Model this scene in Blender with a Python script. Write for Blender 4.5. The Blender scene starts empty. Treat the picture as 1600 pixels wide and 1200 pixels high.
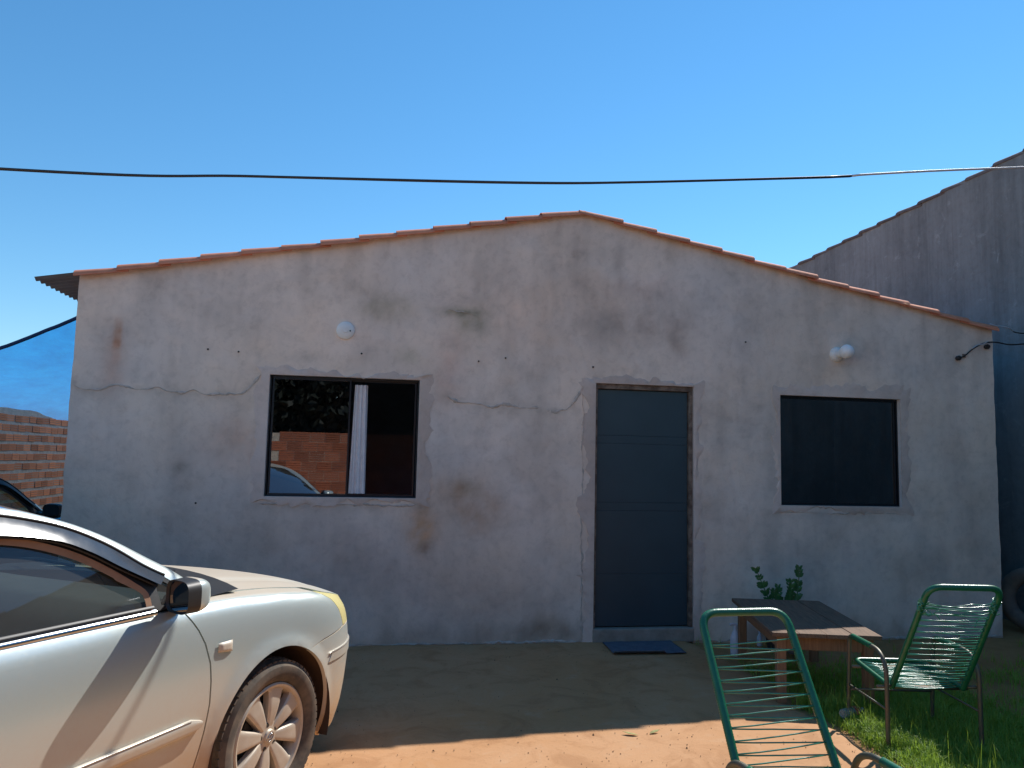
import bpy, bmesh, math, random
import numpy as np
from mathutils import Vector, Matrix, noise as mnoise
from mathutils.geometry import delaunay_2d_cdt

random.seed(7)
PI = math.pi
SC = bpy.context.scene
COL = SC.collection

# ------------------------------------------------------------------ camera
YAW, PITCH, ROLL = 0.163, 0.096, 0.023
cam_d = bpy.data.cameras.new('camera')
cam_d.sensor_width = 36.0
cam_d.lens = 27.0
cam_d.clip_start = 0.05
cam_d.clip_end = 2000.0
cam = bpy.data.objects.new('camera', cam_d)
COL.objects.link(cam)
_f = Vector((math.sin(YAW)*math.cos(PITCH), math.cos(YAW)*math.cos(PITCH), math.sin(PITCH)))
_r0 = Vector((math.cos(YAW), -math.sin(YAW), 0.0))
_u0 = _r0.cross(_f)
_r = _r0*math.cos(ROLL) + _u0*math.sin(ROLL)
_u = -_r0*math.sin(ROLL) + _u0*math.cos(ROLL)
_m = Matrix((( _r.x, _u.x, -_f.x, 4.0), (_r.y, _u.y, -_f.y, -6.463), (_r.z, _u.z, -_f.z, 1.532), (0, 0, 0, 1)))
cam.matrix_world = _m
SC.camera = cam

# ------------------------------------------------------------------ sky and sun
SUN_DIR = Vector((0.72, 0.61, 1.0)).normalized()      # towards the sun: behind the house, to its right
SUN_EL = math.asin(SUN_DIR.z)
SUN_AZ = math.atan2(SUN_DIR.x, SUN_DIR.y)             # clockwise from +Y
world = bpy.data.worlds.new('World')
SC.world = world
world.use_nodes = True
wn = world.node_tree.nodes
wl = world.node_tree.links
bg = wn['Background']
sky = wn.new('ShaderNodeTexSky')
sky.sky_type = 'NISHITA'
sky.sun_disc = False
sky.sun_elevation = SUN_EL
sky.sun_rotation = SUN_AZ
sky.altitude = 300
sky.air_density = 1.2
sky.dust_density = 0.0
sky.ozone_density = 7.0
hs_sky = wn.new('ShaderNodeHueSaturation')
hs_sky.inputs['Saturation'].default_value = 1.14
hs_sky.inputs['Hue'].default_value = 0.491
wl.new(sky.outputs[0], hs_sky.inputs['Color'])
wl.new(hs_sky.outputs[0], bg.inputs[0])
bg.inputs[1].default_value = 0.108
sun_d = bpy.data.lights.new('sun', 'SUN')
sun_d.energy = 4.15
sun_d.angle = math.radians(0.53)
sun_d.color = (1.0, 0.96, 0.90)
sun = bpy.data.objects.new('sun', sun_d)
COL.objects.link(sun)
sun.rotation_euler = SUN_DIR.to_track_quat('Z', 'Y').to_euler()
sun.location = (8, 8, 12)
SC.view_settings.view_transform = 'Standard'
SC.view_settings.look = 'None'
SC.view_settings.gamma = 1.0
SC.view_settings.exposure = 0.55
SC.view_settings.use_curve_mapping = False
SC.render.engine = 'CYCLES'
SC.cycles.max_bounces = 8
SC.cycles.diffuse_bounces = 4
SC.cycles.transparent_max_bounces = 12
SC.cycles.use_denoising = True

# ------------------------------------------------------------------ helpers
def tag(o, label=None, cat=None, group=None, kind=None):
    if label: o['label'] = label
    if cat: o['category'] = cat
    if group: o['group'] = group
    if kind: o['kind'] = kind
    return o

def empty(name, loc=(0, 0, 0), rz=0.0):
    o = bpy.data.objects.new(name, None)
    o.empty_display_size = 0.1
    COL.objects.link(o)
    o.location = loc
    o.rotation_euler = (0, 0, rz)
    return o

def link_mesh(name, me, parent=None, mat=None):
    o = bpy.data.objects.new(name, me)
    COL.objects.link(o)
    if mat is not None and not me.materials:
        me.materials.append(mat)
    if parent is not None:
        o.parent = parent
    return o

def fillet(path, r, seg=6, closed=False):
    P = [Vector(p) for p in path]
    n = len(P)
    rr = r if isinstance(r, (list, tuple)) else [r]*n
    out = []
    for i in range(n):
        if not closed and (i == 0 or i == n-1):
            out.append(P[i]); continue
        a, b, c = P[i-1], P[i], P[(i+1) % n]
        d1 = (a-b); d2 = (c-b)
        l1, l2 = d1.length, d2.length
        d1.normalize(); d2.normalize()
        ang = d1.angle(d2)
        if rr[i] <= 0 or ang > PI-0.02:
            out.append(b); continue
        t = min(rr[i]/math.tan(ang/2), l1*0.49, l2*0.49)
        p1 = b+d1*t; p2 = b+d2*t
        for k in range(seg+1):
            s = k/seg
            out.append(p1*(1-s)**2 + b*2*s*(1-s) + p2*s*s)
    return out

def resample(path, step, closed=False):
    P = [Vector(p) for p in path]
    if closed: P = P+[P[0]]
    L = [0.0]
    for a, b in zip(P, P[1:]): L.append(L[-1]+(b-a).length)
    n = max(2, int(L[-1]/step)+1)
    out = []; j = 0
    for i in range(n if closed else n+1):
        s = L[-1]*i/n
        while j < len(L)-2 and L[j+1] < s: j += 1
        d = L[j+1]-L[j]
        t = 0 if d < 1e-9 else (s-L[j])/d
        out.append(P[j].lerp(P[j+1], t))
    return out

def catmull(pts, n):
    P = [Vector(p) for p in pts]
    m = len(P)
    L = [0.0]
    for a, b in zip(P, P[1:]): L.append(L[-1]+(b-a).length)
    out = []
    for i in range(n):
        s = L[-1]*i/(n-1)
        j = 0
        while j < m-2 and L[j+1] < s: j += 1
        t = (s-L[j])/max(1e-9, L[j+1]-L[j])
        p0 = P[max(j-1, 0)]; p1 = P[j]; p2 = P[j+1]; p3 = P[min(j+2, m-1)]
        out.append(0.5*((2*p1)+(p2-p0)*t+(2*p0-5*p1+4*p2-p3)*t*t+(3*p1-p0-3*p2+p3)*t**3))
    return out

def curve1(pts):
    xs = [p[0] for p in pts]; ys = [p[1] for p in pts]
    n = len(xs)
    m = []
    for i in range(n):
        if i == 0: m.append((ys[1]-ys[0])/(xs[1]-xs[0]))
        elif i == n-1: m.append((ys[-1]-ys[-2])/(xs[-1]-xs[-2]))
        else:
            d0 = (ys[i]-ys[i-1])/(xs[i]-xs[i-1]); d1 = (ys[i+1]-ys[i])/(xs[i+1]-xs[i])
            m.append(0.0 if d0*d1 <= 0 else 2*d0*d1/(d0+d1))
    def f(x):
        if x <= xs[0]: return ys[0]
        if x >= xs[-1]: return ys[-1]
        j = 0
        while xs[j+1] < x: j += 1
        h = xs[j+1]-xs[j]; t = (x-xs[j])/h
        return ((2*t**3-3*t*t+1)*ys[j]+(t**3-2*t*t+t)*h*m[j]+(-2*t**3+3*t*t)*ys[j+1]+(t**3-t*t)*h*m[j+1])
    return f

class MB:
    def __init__(self):
        self.v = []; self.f = []
    def add(self, vs, fs):
        o = len(self.v)
        self.v += [tuple(p) for p in vs]
        self.f += [tuple(i+o for i in q) for q in fs]
        return self
    def box(self, c, s, rot=None, taper=1.0):
        hx, hy, hz = s[0]/2, s[1]/2, s[2]/2
        vs = []
        for z in (-1, 1):
            k = taper if z > 0 else 1.0
            for x, y in ((-1, -1), (1, -1), (1, 1), (-1, 1)):
                vs.append(Vector((x*hx*k, y*hy*k, z*hz)))
        if rot is not None: vs = [rot @ p for p in vs]
        vs = [p+Vector(c) for p in vs]
        return self.add(vs, [(3, 2, 1, 0), (4, 5, 6, 7), (0, 1, 5, 4), (1, 2, 6, 5), (2, 3, 7, 6), (3, 0, 4, 7)])
    def box2(self, a, b):
        return self.box([(a[i]+b[i])/2 for i in range(3)], [abs(b[i]-a[i]) for i in range(3)])
    def tube(self, path, r, n=8, closed=False, caps=True):
        P = [Vector(p) for p in path]
        m = len(P)
        if m < 2: return self
        vs = []; fs = []
        T = []
        for i in range(m):
            if closed: t = P[(i+1) % m]-P[i-1]
            else: t = P[min(i+1, m-1)]-P[max(i-1, 0)]
            if t.length < 1e-9: t = Vector((0, 0, 1))
            T.append(t.normalized())
        a = Vector((0, 0, 1)) if abs(T[0].z) < 0.9 else Vector((1, 0, 0))
        nrm = T[0].cross(a).normalized()
        for i in range(m):
            if i > 0:
                ax = T[i-1].cross(T[i])
                if ax.length > 1e-7:
                    nrm = Matrix.Rotation(T[i-1].angle(T[i]), 3, ax.normalized()) @ nrm
            nrm = (nrm-T[i]*nrm.dot(T[i])).normalized()
            b = T[i].cross(nrm)
            rad = r(i/(m-1)) if callable(r) else (r[i] if isinstance(r, (list, tuple)) else r)
            for k in range(n):
                an = 2*PI*k/n
                vs.append(P[i]+(nrm*math.cos(an)+b*math.sin(an))*rad)
        for i in range(m if closed else m-1):
            j = (i+1) % m
            for k in range(n):
                k2 = (k+1) % n
                fs.append((i*n+k, i*n+k2, j*n+k2, j*n+k))
        if not closed and caps:
            fs.append(tuple(reversed(range(n))))
            fs.append(tuple((m-1)*n+k for k in range(n)))
        return self.add(vs, fs)
    def grid(self, nu, nv, fn, flip=False):
        vs = [fn(i/(nu-1), j/(nv-1)) for i in range(nu) for j in range(nv)]
        fs = []
        for i in range(nu-1):
            for j in range(nv-1):
                q = (i*nv+j, (i+1)*nv+j, (i+1)*nv+j+1, i*nv+j+1)
                fs.append(tuple(reversed(q)) if flip else q)
        return self.add(vs, fs)
    def lathe(self, prof, n=24, axis='z', c=(0, 0, 0), cap=True):
        vs = []; fs = []
        m = len(prof)
        for k in range(n):
            an = 2*PI*k/n
            for (rr, h) in prof:
                x, y = rr*math.cos(an), rr*math.sin(an)
                p = (x, y, h) if axis == 'z' else ((x, h, y) if axis == 'y' else (h, x, y))
                vs.append((p[0]+c[0], p[1]+c[1], p[2]+c[2]))
        for k in range(n):
            k2 = (k+1) % n
            for i in range(m-1):
                q = (k*m+i, k2*m+i, k2*m+i+1, k*m+i+1)
                fs.append(tuple(reversed(q)) if axis == 'y' else q)
        if cap:
            if prof[0][0] > 1e-6: fs.append(tuple(k*m for k in (range(n) if axis == 'y' else reversed(range(n)))))
            if prof[-1][0] > 1e-6: fs.append(tuple(k*m+m-1 for k in (reversed(range(n)) if axis == 'y' else range(n))))
        return self.add(vs, fs)
    def prism(self, poly, z0, z1, fn=None):
        n = len(poly)
        vs = [(p[0], p[1], z0) for p in poly]+[(p[0], p[1], z1) for p in poly]
        if fn: vs = [fn(*p) for p in vs]
        fs = [tuple(reversed(range(n))), tuple(range(n, 2*n))]
        for i in range(n):
            j = (i+1) % n
            fs.append((i, j, n+j, n+i))
        return self.add(vs, fs)
    def mesh(self, name, mat=None, smooth=None):
        me = bpy.data.meshes.new(name)
        me.from_pydata(self.v, [], self.f)
        if mat is not None: me.materials.append(mat)
        if smooth is not None:
            me.polygons.foreach_set('use_smooth', [True]*len(me.polygons))
            if smooth < 179: me.set_sharp_from_angle(angle=math.radians(smooth))
        me.update()
        return me
    def build(self, name, mat=None, parent=None, smooth=None, bevel=0.0, weld=False):
        me = self.mesh(name, mat, smooth)
        if bevel > 0 or weld:
            bm = bmesh.new(); bm.from_mesh(me)
            if weld: bmesh.ops.remove_doubles(bm, verts=bm.verts, dist=1e-5)
            if bevel > 0:
                bmesh.ops.bevel(bm, geom=[e for e in bm.edges if e.calc_face_angle(0) > 0.5], offset=bevel, segments=2, affect='EDGES', profile=0.6)
            bm.to_mesh(me); bm.free()
            if smooth is not None:
                me.polygons.foreach_set('use_smooth', [True]*len(me.polygons))
                me.set_sharp_from_angle(angle=math.radians(smooth))
        return link_mesh(name, me, parent)

# ------------------------------------------------------------------ materials
def nodes_of(name):
    m = bpy.data.materials.new(name)
    m.use_nodes = True
    nt = m.node_tree
    return m, nt, nt.nodes, nt.links, nt.nodes['Principled BSDF']

def tex_noise(nt, vec, scale, detail=4.0, rough=0.6, dist=0.0):
    n = nt.nodes.new('ShaderNodeTexNoise')
    n.inputs['Scale'].default_value = scale
    n.inputs['Detail'].default_value = detail
    n.inputs['Roughness'].default_value = rough
    n.inputs['Distortion'].default_value = dist
    if vec is not None: nt.links.new(vec, n.inputs['Vector'])
    return n.outputs['Fac']

def ramp(nt, fac, stops):
    n = nt.nodes.new('ShaderNodeValToRGB')
    el = n.color_ramp.elements
    while len(el) < len(stops): el.new(0.5)
    for e, (p, c) in zip(el, stops):
        e.position = p
        e.color = (c, c, c, 1) if isinstance(c, (int, float)) else (c[0], c[1], c[2], 1)
    nt.links.new(fac, n.inputs['Fac'])
    return n.outputs['Color']

def mixc(nt, fac, a, b, mode='MIX'):
    n = nt.nodes.new('ShaderNodeMix')
    n.data_type = 'RGBA'
    n.blend_type = mode
    for sock, val in ((n.inputs['Factor'], fac), (n.inputs['A'], a), (n.inputs['B'], b)):
        if hasattr(val, 'links'): nt.links.new(val, sock)
        elif isinstance(val, (int, float)): sock.default_value = val
        else: sock.default_value = (val[0], val[1], val[2], 1)
    return n.outputs['Result']

def bump(nt, height, strength, dist=0.01, prev=None):
    n = nt.nodes.new('ShaderNodeBump')
    n.inputs['Strength'].default_value = strength
    n.inputs['Distance'].default_value = dist
    nt.links.new(height, n.inputs['Height'])
    if prev is not None: nt.links.new(prev, n.inputs['Normal'])
    return n.outputs['Normal']

def objcoord(nt, scale=None):
    tc = nt.nodes.new('ShaderNodeTexCoord')
    if scale is None: return tc.outputs['Object']
    mp = nt.nodes.new('ShaderNodeMapping')
    mp.inputs['Scale'].default_value = scale
    nt.links.new(tc.outputs['Object'], mp.inputs['Vector'])
    return mp.outputs['Vector']

def pm(name, c1, c2=None, rough=0.7, metal=0.0, scale=6.0, bumps=0.0, bscale=60.0, spec=0.5, stretch=None, contrast=(0.35, 0.65), rvar=0.0, perobj=0.0, bdist=0.01):
    m, nt, nd, lk, b = nodes_of(name)
    vec = objcoord(nt, stretch)
    c2 = c2 or tuple(x*0.8 for x in c1)
    fac = tex_noise(nt, vec, scale, 6.0, 0.65)
    col = mixc(nt, ramp(nt, fac, [(contrast[0], 0.0), (contrast[1], 1.0)]), c1, c2)
    if perobj > 0:
        oi = nd.new('ShaderNodeObjectInfo')
        hs = nd.new('ShaderNodeHueSaturation')
        mr = nd.new('ShaderNodeMapRange')
        mr.inputs['To Min'].default_value = 1-perobj; mr.inputs['To Max'].default_value = 1+perobj
        lk.new(oi.outputs['Random'], mr.inputs['Value'])
        lk.new(mr.outputs[0], hs.inputs['Value'])
        lk.new(col, hs.inputs['Color'])
        col = hs.outputs['Color']
    lk.new(col, b.inputs['Base Color'])
    b.inputs['Roughness'].default_value = rough
    b.inputs['Metallic'].default_value = metal
    b.inputs['Specular IOR Level'].default_value = spec
    if rvar > 0:
        mr = nd.new('ShaderNodeMapRange')
        mr.inputs['To Min'].default_value = max(0.02, rough-rvar); mr.inputs['To Max'].default_value = min(1, rough+rvar)
        lk.new(tex_noise(nt, vec, scale*2.7, 5.0), mr.inputs['Value'])
        lk.new(mr.outputs[0], b.inputs['Roughness'])
    if bumps > 0:
        lk.new(bump(nt, tex_noise(nt, vec, bscale, 5.0, 0.6), bumps, bdist), b.inputs['Normal'])
    return m

def glass_mat(name, tint, refl, rough=0.0, dust=0.0):
    m, nt, nd, lk, b = nodes_of(name)
    nd.remove(b)
    out = nd['Material Output']
    tr = nd.new('ShaderNodeBsdfTransparent'); tr.inputs[0].default_value = (*tint, 1)
    gl = nd.new('ShaderNodeBsdfGlossy'); gl.inputs['Roughness'].default_value = rough
    gl.inputs[0].default_value = (0.92, 0.95, 1.0, 1)
    lw = nd.new('ShaderNodeFresnel'); lw.inputs[0].default_value = 1.5
    mr = nd.new('ShaderNodeMapRange')
    mr.inputs['From Min'].default_value = 0.04; mr.inputs['From Max'].default_value = 1.0
    mr.inputs['To Min'].default_value = refl; mr.inputs['To Max'].default_value = 1.0
    lk.new(lw.outputs[0], mr.inputs['Value'])
    mx = nd.new('ShaderNodeMixShader')
    lk.new(mr.outputs[0], mx.inputs[0]); lk.new(tr.outputs[0], mx.inputs[1]); lk.new(gl.outputs[0], mx.inputs[2])
    last = mx
    if dust > 0:
        df = nd.new('ShaderNodeBsdfDiffuse'); df.inputs[0].default_value = (0.50, 0.47, 0.42, 1)
        m2 = nd.new('ShaderNodeMixShader'); m2.inputs[0].default_value = dust
        lk.new(mx.outputs[0], m2.inputs[1]); lk.new(df.outputs[0], m2.inputs[2]); last = m2
    lk.new(last.outputs[0], out.inputs['Surface'])
    return m

def film_mat(name, col, solid, tint=(1, 1, 1)):
    m, nt, nd, lk, b = nodes_of(name)
    b.inputs['Base Color'].default_value = (*col, 1); b.inputs['Roughness'].default_value = 0.15
    tr = nd.new('ShaderNodeBsdfTransparent'); tr.inputs[0].default_value = (*tint, 1)
    mx = nd.new('ShaderNodeMixShader'); mx.inputs[0].default_value = solid
    lk.new(tr.outputs[0], mx.inputs[1]); lk.new(b.outputs[0], mx.inputs[2])
    lk.new(mx.outputs[0], nd['Material Output'].inputs['Surface'])
    return m

def fbm(x, y, z=0.0, oct=4):
    return mnoise.fractal(Vector((x, y, z)), 0.6, 2.1, oct, noise_basis='PERLIN_ORIGINAL')

# ================================================================== THE SETTING
# ------------------------------------------------------------------ ground
def ground_material():
    m, nt, nd, lk, b = nodes_of('red_dirt')
    v = objcoord(nt)
    n1 = tex_noise(nt, v, 0.9, 8.0, 0.65, 0.4)
    n2 = tex_noise(nt, v, 7.0, 8.0, 0.7)
    n3 = tex_noise(nt, v, 60.0, 4.0, 0.6)
    c = mixc(nt, ramp(nt, n1, [(0.35, 0.0), (0.65, 1.0)]), (0.36, 0.19, 0.075), (0.42, 0.24, 0.105))
    c = mixc(nt, ramp(nt, n2, [(0.4, 0.0), (0.7, 0.55)]), c, (0.29, 0.14, 0.055))
    c = mixc(nt, ramp(nt, n3, [(0.62, 0.0), (0.72, 0.5)]), c, (0.2, 0.12, 0.07))
    lk.new(c, b.inputs['Base Color'])
    b.inputs['Roughness'].default_value = 0.95
    b.inputs['Specular IOR Level'].default_value = 0.2
    nb = bump(nt, n2, 0.35, 0.03)
    lk.new(bump(nt, n3, 0.5, 0.008, nb), b.inputs['Normal'])
    return m

def slab_material():
    m, nt, nd, lk, b = nodes_of('dusty_concrete')
    v = objcoord(nt)
    n1 = tex_noise(nt, v, 0.7, 9.0, 0.62, 0.5)
    n2 = tex_noise(nt, v, 3.2, 9.0, 0.68, 0.8)
    n3 = tex_noise(nt, v, 34.0, 6.0, 0.7)
    n4 = tex_noise(nt, v, 140.0, 3.0, 0.6)
    c = mixc(nt, ramp(nt, n1, [(0.36, 0.0), (0.62, 1.0)]), (0.465, 0.236, 0.102), (0.50, 0.274, 0.138))
    c = mixc(nt, ramp(nt, n2, [(0.38, 0.55), (0.5, 0.0), (0.62, 0.0), (0.76, 0.0)]), c, (0.345, 0.165, 0.070))
    c = mixc(nt, ramp(nt, n2, [(0.56, 0.0), (0.72, 0.5)]), c, (0.52, 0.345, 0.215))
    c = mixc(nt, ramp(nt, n3, [(0.56, 0.0), (0.72, 0.45)]), c, (0.27, 0.15, 0.065))
    c = mixc(nt, ramp(nt, n4, [(0.66, 0.0), (0.74, 0.5)]), c, (0.17, 0.11, 0.07))
    lk.new(c, b.inputs['Base Color'])
    b.inputs['Roughness'].default_value = 0.9
    b.inputs['Specular IOR Level'].default_value = 0.3
    nb = bump(nt, n2, 0.09, 0.02)
    nb = bump(nt, n3, 0.28, 0.006, nb)
    lk.new(bump(nt, n4, 0.25, 0.003, nb), b.inputs['Normal'])
    return m

M_DIRT = ground_material()
M_SLAB = slab_material()
g = MB()
g.grid(61, 61, lambda a, c: ((a-0.5)*600*abs(a-0.5)*2 + 4, (c-0.5)*600*abs(c-0.5)*2 - 2, -0.022))
tag(g.build('ground', M_DIRT, smooth=180), kind='structure', label='flat red dirt ground around the yard')

def slab_edge(y):
    return 6.70 + 0.06*fbm(y*1.3, 3.1) + 0.03*fbm(y*6, 1.0) - (0.10 if y < -2.2 else 0.0)*min(1, (-2.2-y)/0.5)
s = MB()
NY, NX = 130, 120
def slab_pt(a, c):
    y = -9.3 + a*9.297
    x1 = slab_edge(y)
    x = -0.5 + c*(x1+0.5)
    z = 0.004*fbm(x*1.1, y*1.1, 5.0) + 0.0012*fbm(x*6, y*6, 2.0)
    if c > 0.995: z -= 0.02
    return (x, y, z-0.002)
s.grid(NY, NX, slab_pt, flip=True)
tag(s.build('concrete_yard', M_SLAB, smooth=180), kind='structure', label='dusty reddish concrete yard in front of the house')

# ------------------------------------------------------------------ plaster
def plaster_material(name, use_attr=True, base=(0.36, 0.32, 0.30), streak=0.0):
    m, nt, nd, lk, b = nodes_of(name)
    v = objcoord(nt)
    n1 = tex_noise(nt, v, 2.2, 9.0, 0.66, 0.6)
    n2 = tex_noise(nt, v, 14.0, 8.0, 0.7, 0.3)
    n3 = tex_noise(nt, v, 110.0, 4.0, 0.6)
    n4 = tex_noise(nt, v, 420.0, 2.0, 0.6)
    if use_attr:
        at = nd.new('ShaderNodeVertexColor'); at.layer_name = 'stain'
        c = at.outputs['Color']
    else:
        c = mixc(nt, ramp(nt, tex_noise(nt, v, 0.8, 8.0, 0.6, 0.5), [(0.35, 0.0), (0.65, 1.0)]), base, tuple(x*0.72 for x in base))
    if streak > 0:
        sv = objcoord(nt, (3.0, 3.0, 0.22))
        c = mixc(nt, ramp(nt, tex_noise(nt, sv, 1.7, 8.0, 0.7), [(0.42, 0.0), (0.68, streak)]), c, tuple(x*0.42 for x in base))
        c = mixc(nt, ramp(nt, tex_noise(nt, v, 5.0, 9.0, 0.75, 0.6), [(0.58, 0.0), (0.70, 0.55)]), c, tuple(min(1, x*1.55) for x in base))
    c = mixc(nt, ramp(nt, n1, [(0.30, 0.45), (0.48, 0.0), (0.78, 0.0)]), c, mixc(nt, 1.0, c, (0.70, 0.69, 0.70), 'MULTIPLY'))
    c = mixc(nt, ramp(nt, n1, [(0.54, 0.0), (0.74, 0.40)]), c, mixc(nt, 1.0, c, (1.18, 1.15, 1.12), 'MULTIPLY'))
    c = mixc(nt, ramp(nt, n2, [(0.34, 0.5), (0.52, 0.0)]), c, mixc(nt, 1.0, c, (0.78, 0.76, 0.75), 'MULTIPLY'))
    c = mixc(nt, ramp(nt, n3, [(0.68, 0.0), (0.76, 0.55)]), c, mixc(nt, 1.0, c, (0.55, 0.53, 0.52), 'MULTIPLY'))
    lk.new(c, b.inputs['Base Color'])
    b.inputs['Roughness'].default_value = 0.93
    b.inputs['Specular IOR Level'].default_value = 0.25
    nb = bump(nt, n1, 0.35, 0.03)
    nb = bump(nt, n2, 0.30, 0.008, nb)
    nb = bump(nt, n3, 0.22, 0.003, nb)
    lk.new(bump(nt, n4, 0.18, 0.0012, nb), b.inputs['Normal'])
    return m

M_PLASTER = plaster_material('cement_plaster')
M_PATCH = plaster_material('patch_cement', False, (0.77, 0.625, 0.54))
M_RIDGE = pm('crack_edge', (0.66, 0.55, 0.48), (0.42, 0.36, 0.31), 0.95, scale=18, bumps=0.5, bscale=80)
M_NEIGH = plaster_material('old_grey_cement', False, (0.225, 0.295, 0.320), streak=0.6)
M_DARKIN = pm('interior_paint', (0.20, 0.27, 0.36), rough=0.9)

# ------------------------------------------------------------------ house
HX0, HX1, HPK = 1.571, 9.736, 5.65
def gable(x):
    if x < HPK: return 2.895 + (3.715-2.895)*(x-HX0)/(HPK-HX0)
    return 3.715 + (2.865-3.715)*(x-HPK)/(HX1-HPK)
W1 = (3.064, 4.278, 1.181, 2.165)
DR = (5.805, 6.702, -0.06, 2.2)
W2 = (7.530, 8.734, 1.165, 2.159)
house = empty('plastered_house', (0, 0, 0))
tag(house, 'single storey house with bare grey cement gable front and clay tile edge', 'house')

STAINS = [  # x, z, rx, rz, colour multiplier, strength
    (4.60, 2.76, 0.17, 0.035, (0.45, 0.48, 0.42), 0.8), (4.72, 2.69, 0.12, 0.10, (0.55, 0.58, 0.50), 0.6),
    (3.98, 2.77, 0.22, 0.10, (0.68, 0.68, 0.60), 0.55), (6.20, 2.76, 0.38, 0.16, (0.72, 0.68, 0.66), 0.6),
    (5.90, 2.70, 0.10, 0.13, (0.62, 0.64, 0.66), 0.55), (6.55, 2.64, 0.09, 0.15, (0.62, 0.58, 0.57), 0.65),
    (6.10, 3.05, 0.40, 0.12, (0.84, 0.80, 0.79), 0.6), (6.38, 3.12, 0.22, 0.10, (1.14, 1.10, 1.10), 0.5),
    (1.885, 2.42, 0.025, 0.13, (0.80, 0.50, 0.34), 0.7), (1.86, 2.20, 0.09, 0.25, (0.92, 0.76, 0.70), 0.5),
    (4.34, 0.93, 0.12, 0.16, (0.98, 0.70, 0.48), 0.65), (4.36, 0.78, 0.06, 0.05, (0.55, 0.53, 0.52), 0.5),
    (4.79, 1.10, 0.22, 0.20, (0.82, 0.68, 0.58), 0.6), (4.60, 1.25, 0.20, 0.12, (0.92, 0.80, 0.70), 0.45),
    (4.72, 1.27, 0.09, 0.07, (0.70, 0.72, 0.68), 0.45),
    (3.18-0.28, 1.60, 0.28, 0.20, (1.02, 0.86, 0.78), 0.55), (4.52, 2.25, 0.12, 0.30, (0.92, 0.80, 0.78), 0.5),
    (2.41, 1.40, 0.07, 0.045, (0.62, 0.62, 0.62), 0.6), (4.18, 2.36, 0.10, 0.08, (0.75, 0.78, 0.72), 0.5),
    (3.30, 2.32, 0.12, 0.05, (0.70, 0.70, 0.70), 0.5), (3.83, 0.70, 0.55, 0.30, (0.80, 0.80, 0.84), 0.5),
    (2.55, 0.60, 0.9, 0.35, (0.84, 0.84, 0.88), 0.5), (9.30, 1.60, 0.12, 0.45, (0.78, 0.78, 0.80), 0.55),
    (9.45, 0.9, 0.12, 0.5, (0.82, 0.80, 0.80), 0.5), (8.57, 2.60, 0.25, 0.12, (0.78, 0.78, 0.80), 0.5),
    (7.1, 3.32, 0.07, 0.18, (0.70, 0.70, 0.70), 0.5), (5.20, 2.80, 0.35, 0.30, (1.05, 0.98, 0.94), 0.5),
    (5.62, 3.30, 0.06, 0.25, (0.72, 0.70, 0.70), 0.5), (6.0, 3.25, 0.05, 0.22, (0.72, 0.70, 0.70), 0.5),
    (4.95, 1.65, 0.35, 0.30, (1.10, 1.08, 1.07), 0.55), (5.2, 1.05, 0.25, 0.25, (1.08, 1.08, 1.10), 0.5),
    (3.70, 2.50, 0.35, 0.15, (1.10, 1.08, 1.08), 0.45), (2.6, 2.65, 0.3, 0.25, (0.86, 0.86, 0.86), 0.5),
    (7.0, 2.45, 0.3, 0.3, (1.06, 1.06, 1.08), 0.5), (8.1, 0.7, 0.6, 0.3, (0.84, 0.85, 0.9), 0.4),
    (5.0, 0.35, 0.9, 0.22, (0.86, 0.82, 0.82), 0.5), (5.4, 0.10, 0.6, 0.07, (0.66, 0.63, 0.60), 0.6),
    (6.95, 1.75, 0.10, 0.25, (0.72, 0.72, 0.72), 0.5), (6.90, 1.15, 0.12, 0.12, (0.78, 0.78, 0.78), 0.5),
]
CRACKS = [[(1.583, 2.034), (1.685, 1.985), (1.868, 2.037), (2.136, 2.012), (2.29, 1.997), (2.563, 1.981), (2.852, 2.002), (3.0, 2.171)],
          [(4.512, 2.036), (4.627, 1.991), (4.89, 1.956), (5.122, 1.964), (5.459, 1.942), (5.56, 1.973), (5.70, 2.20)],
          [(2.99, 1.115), (3.5, 1.11), (4.30, 1.115)], [(7.46, 1.095), (8.0, 1.09), (8.75, 1.095)]]
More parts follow.
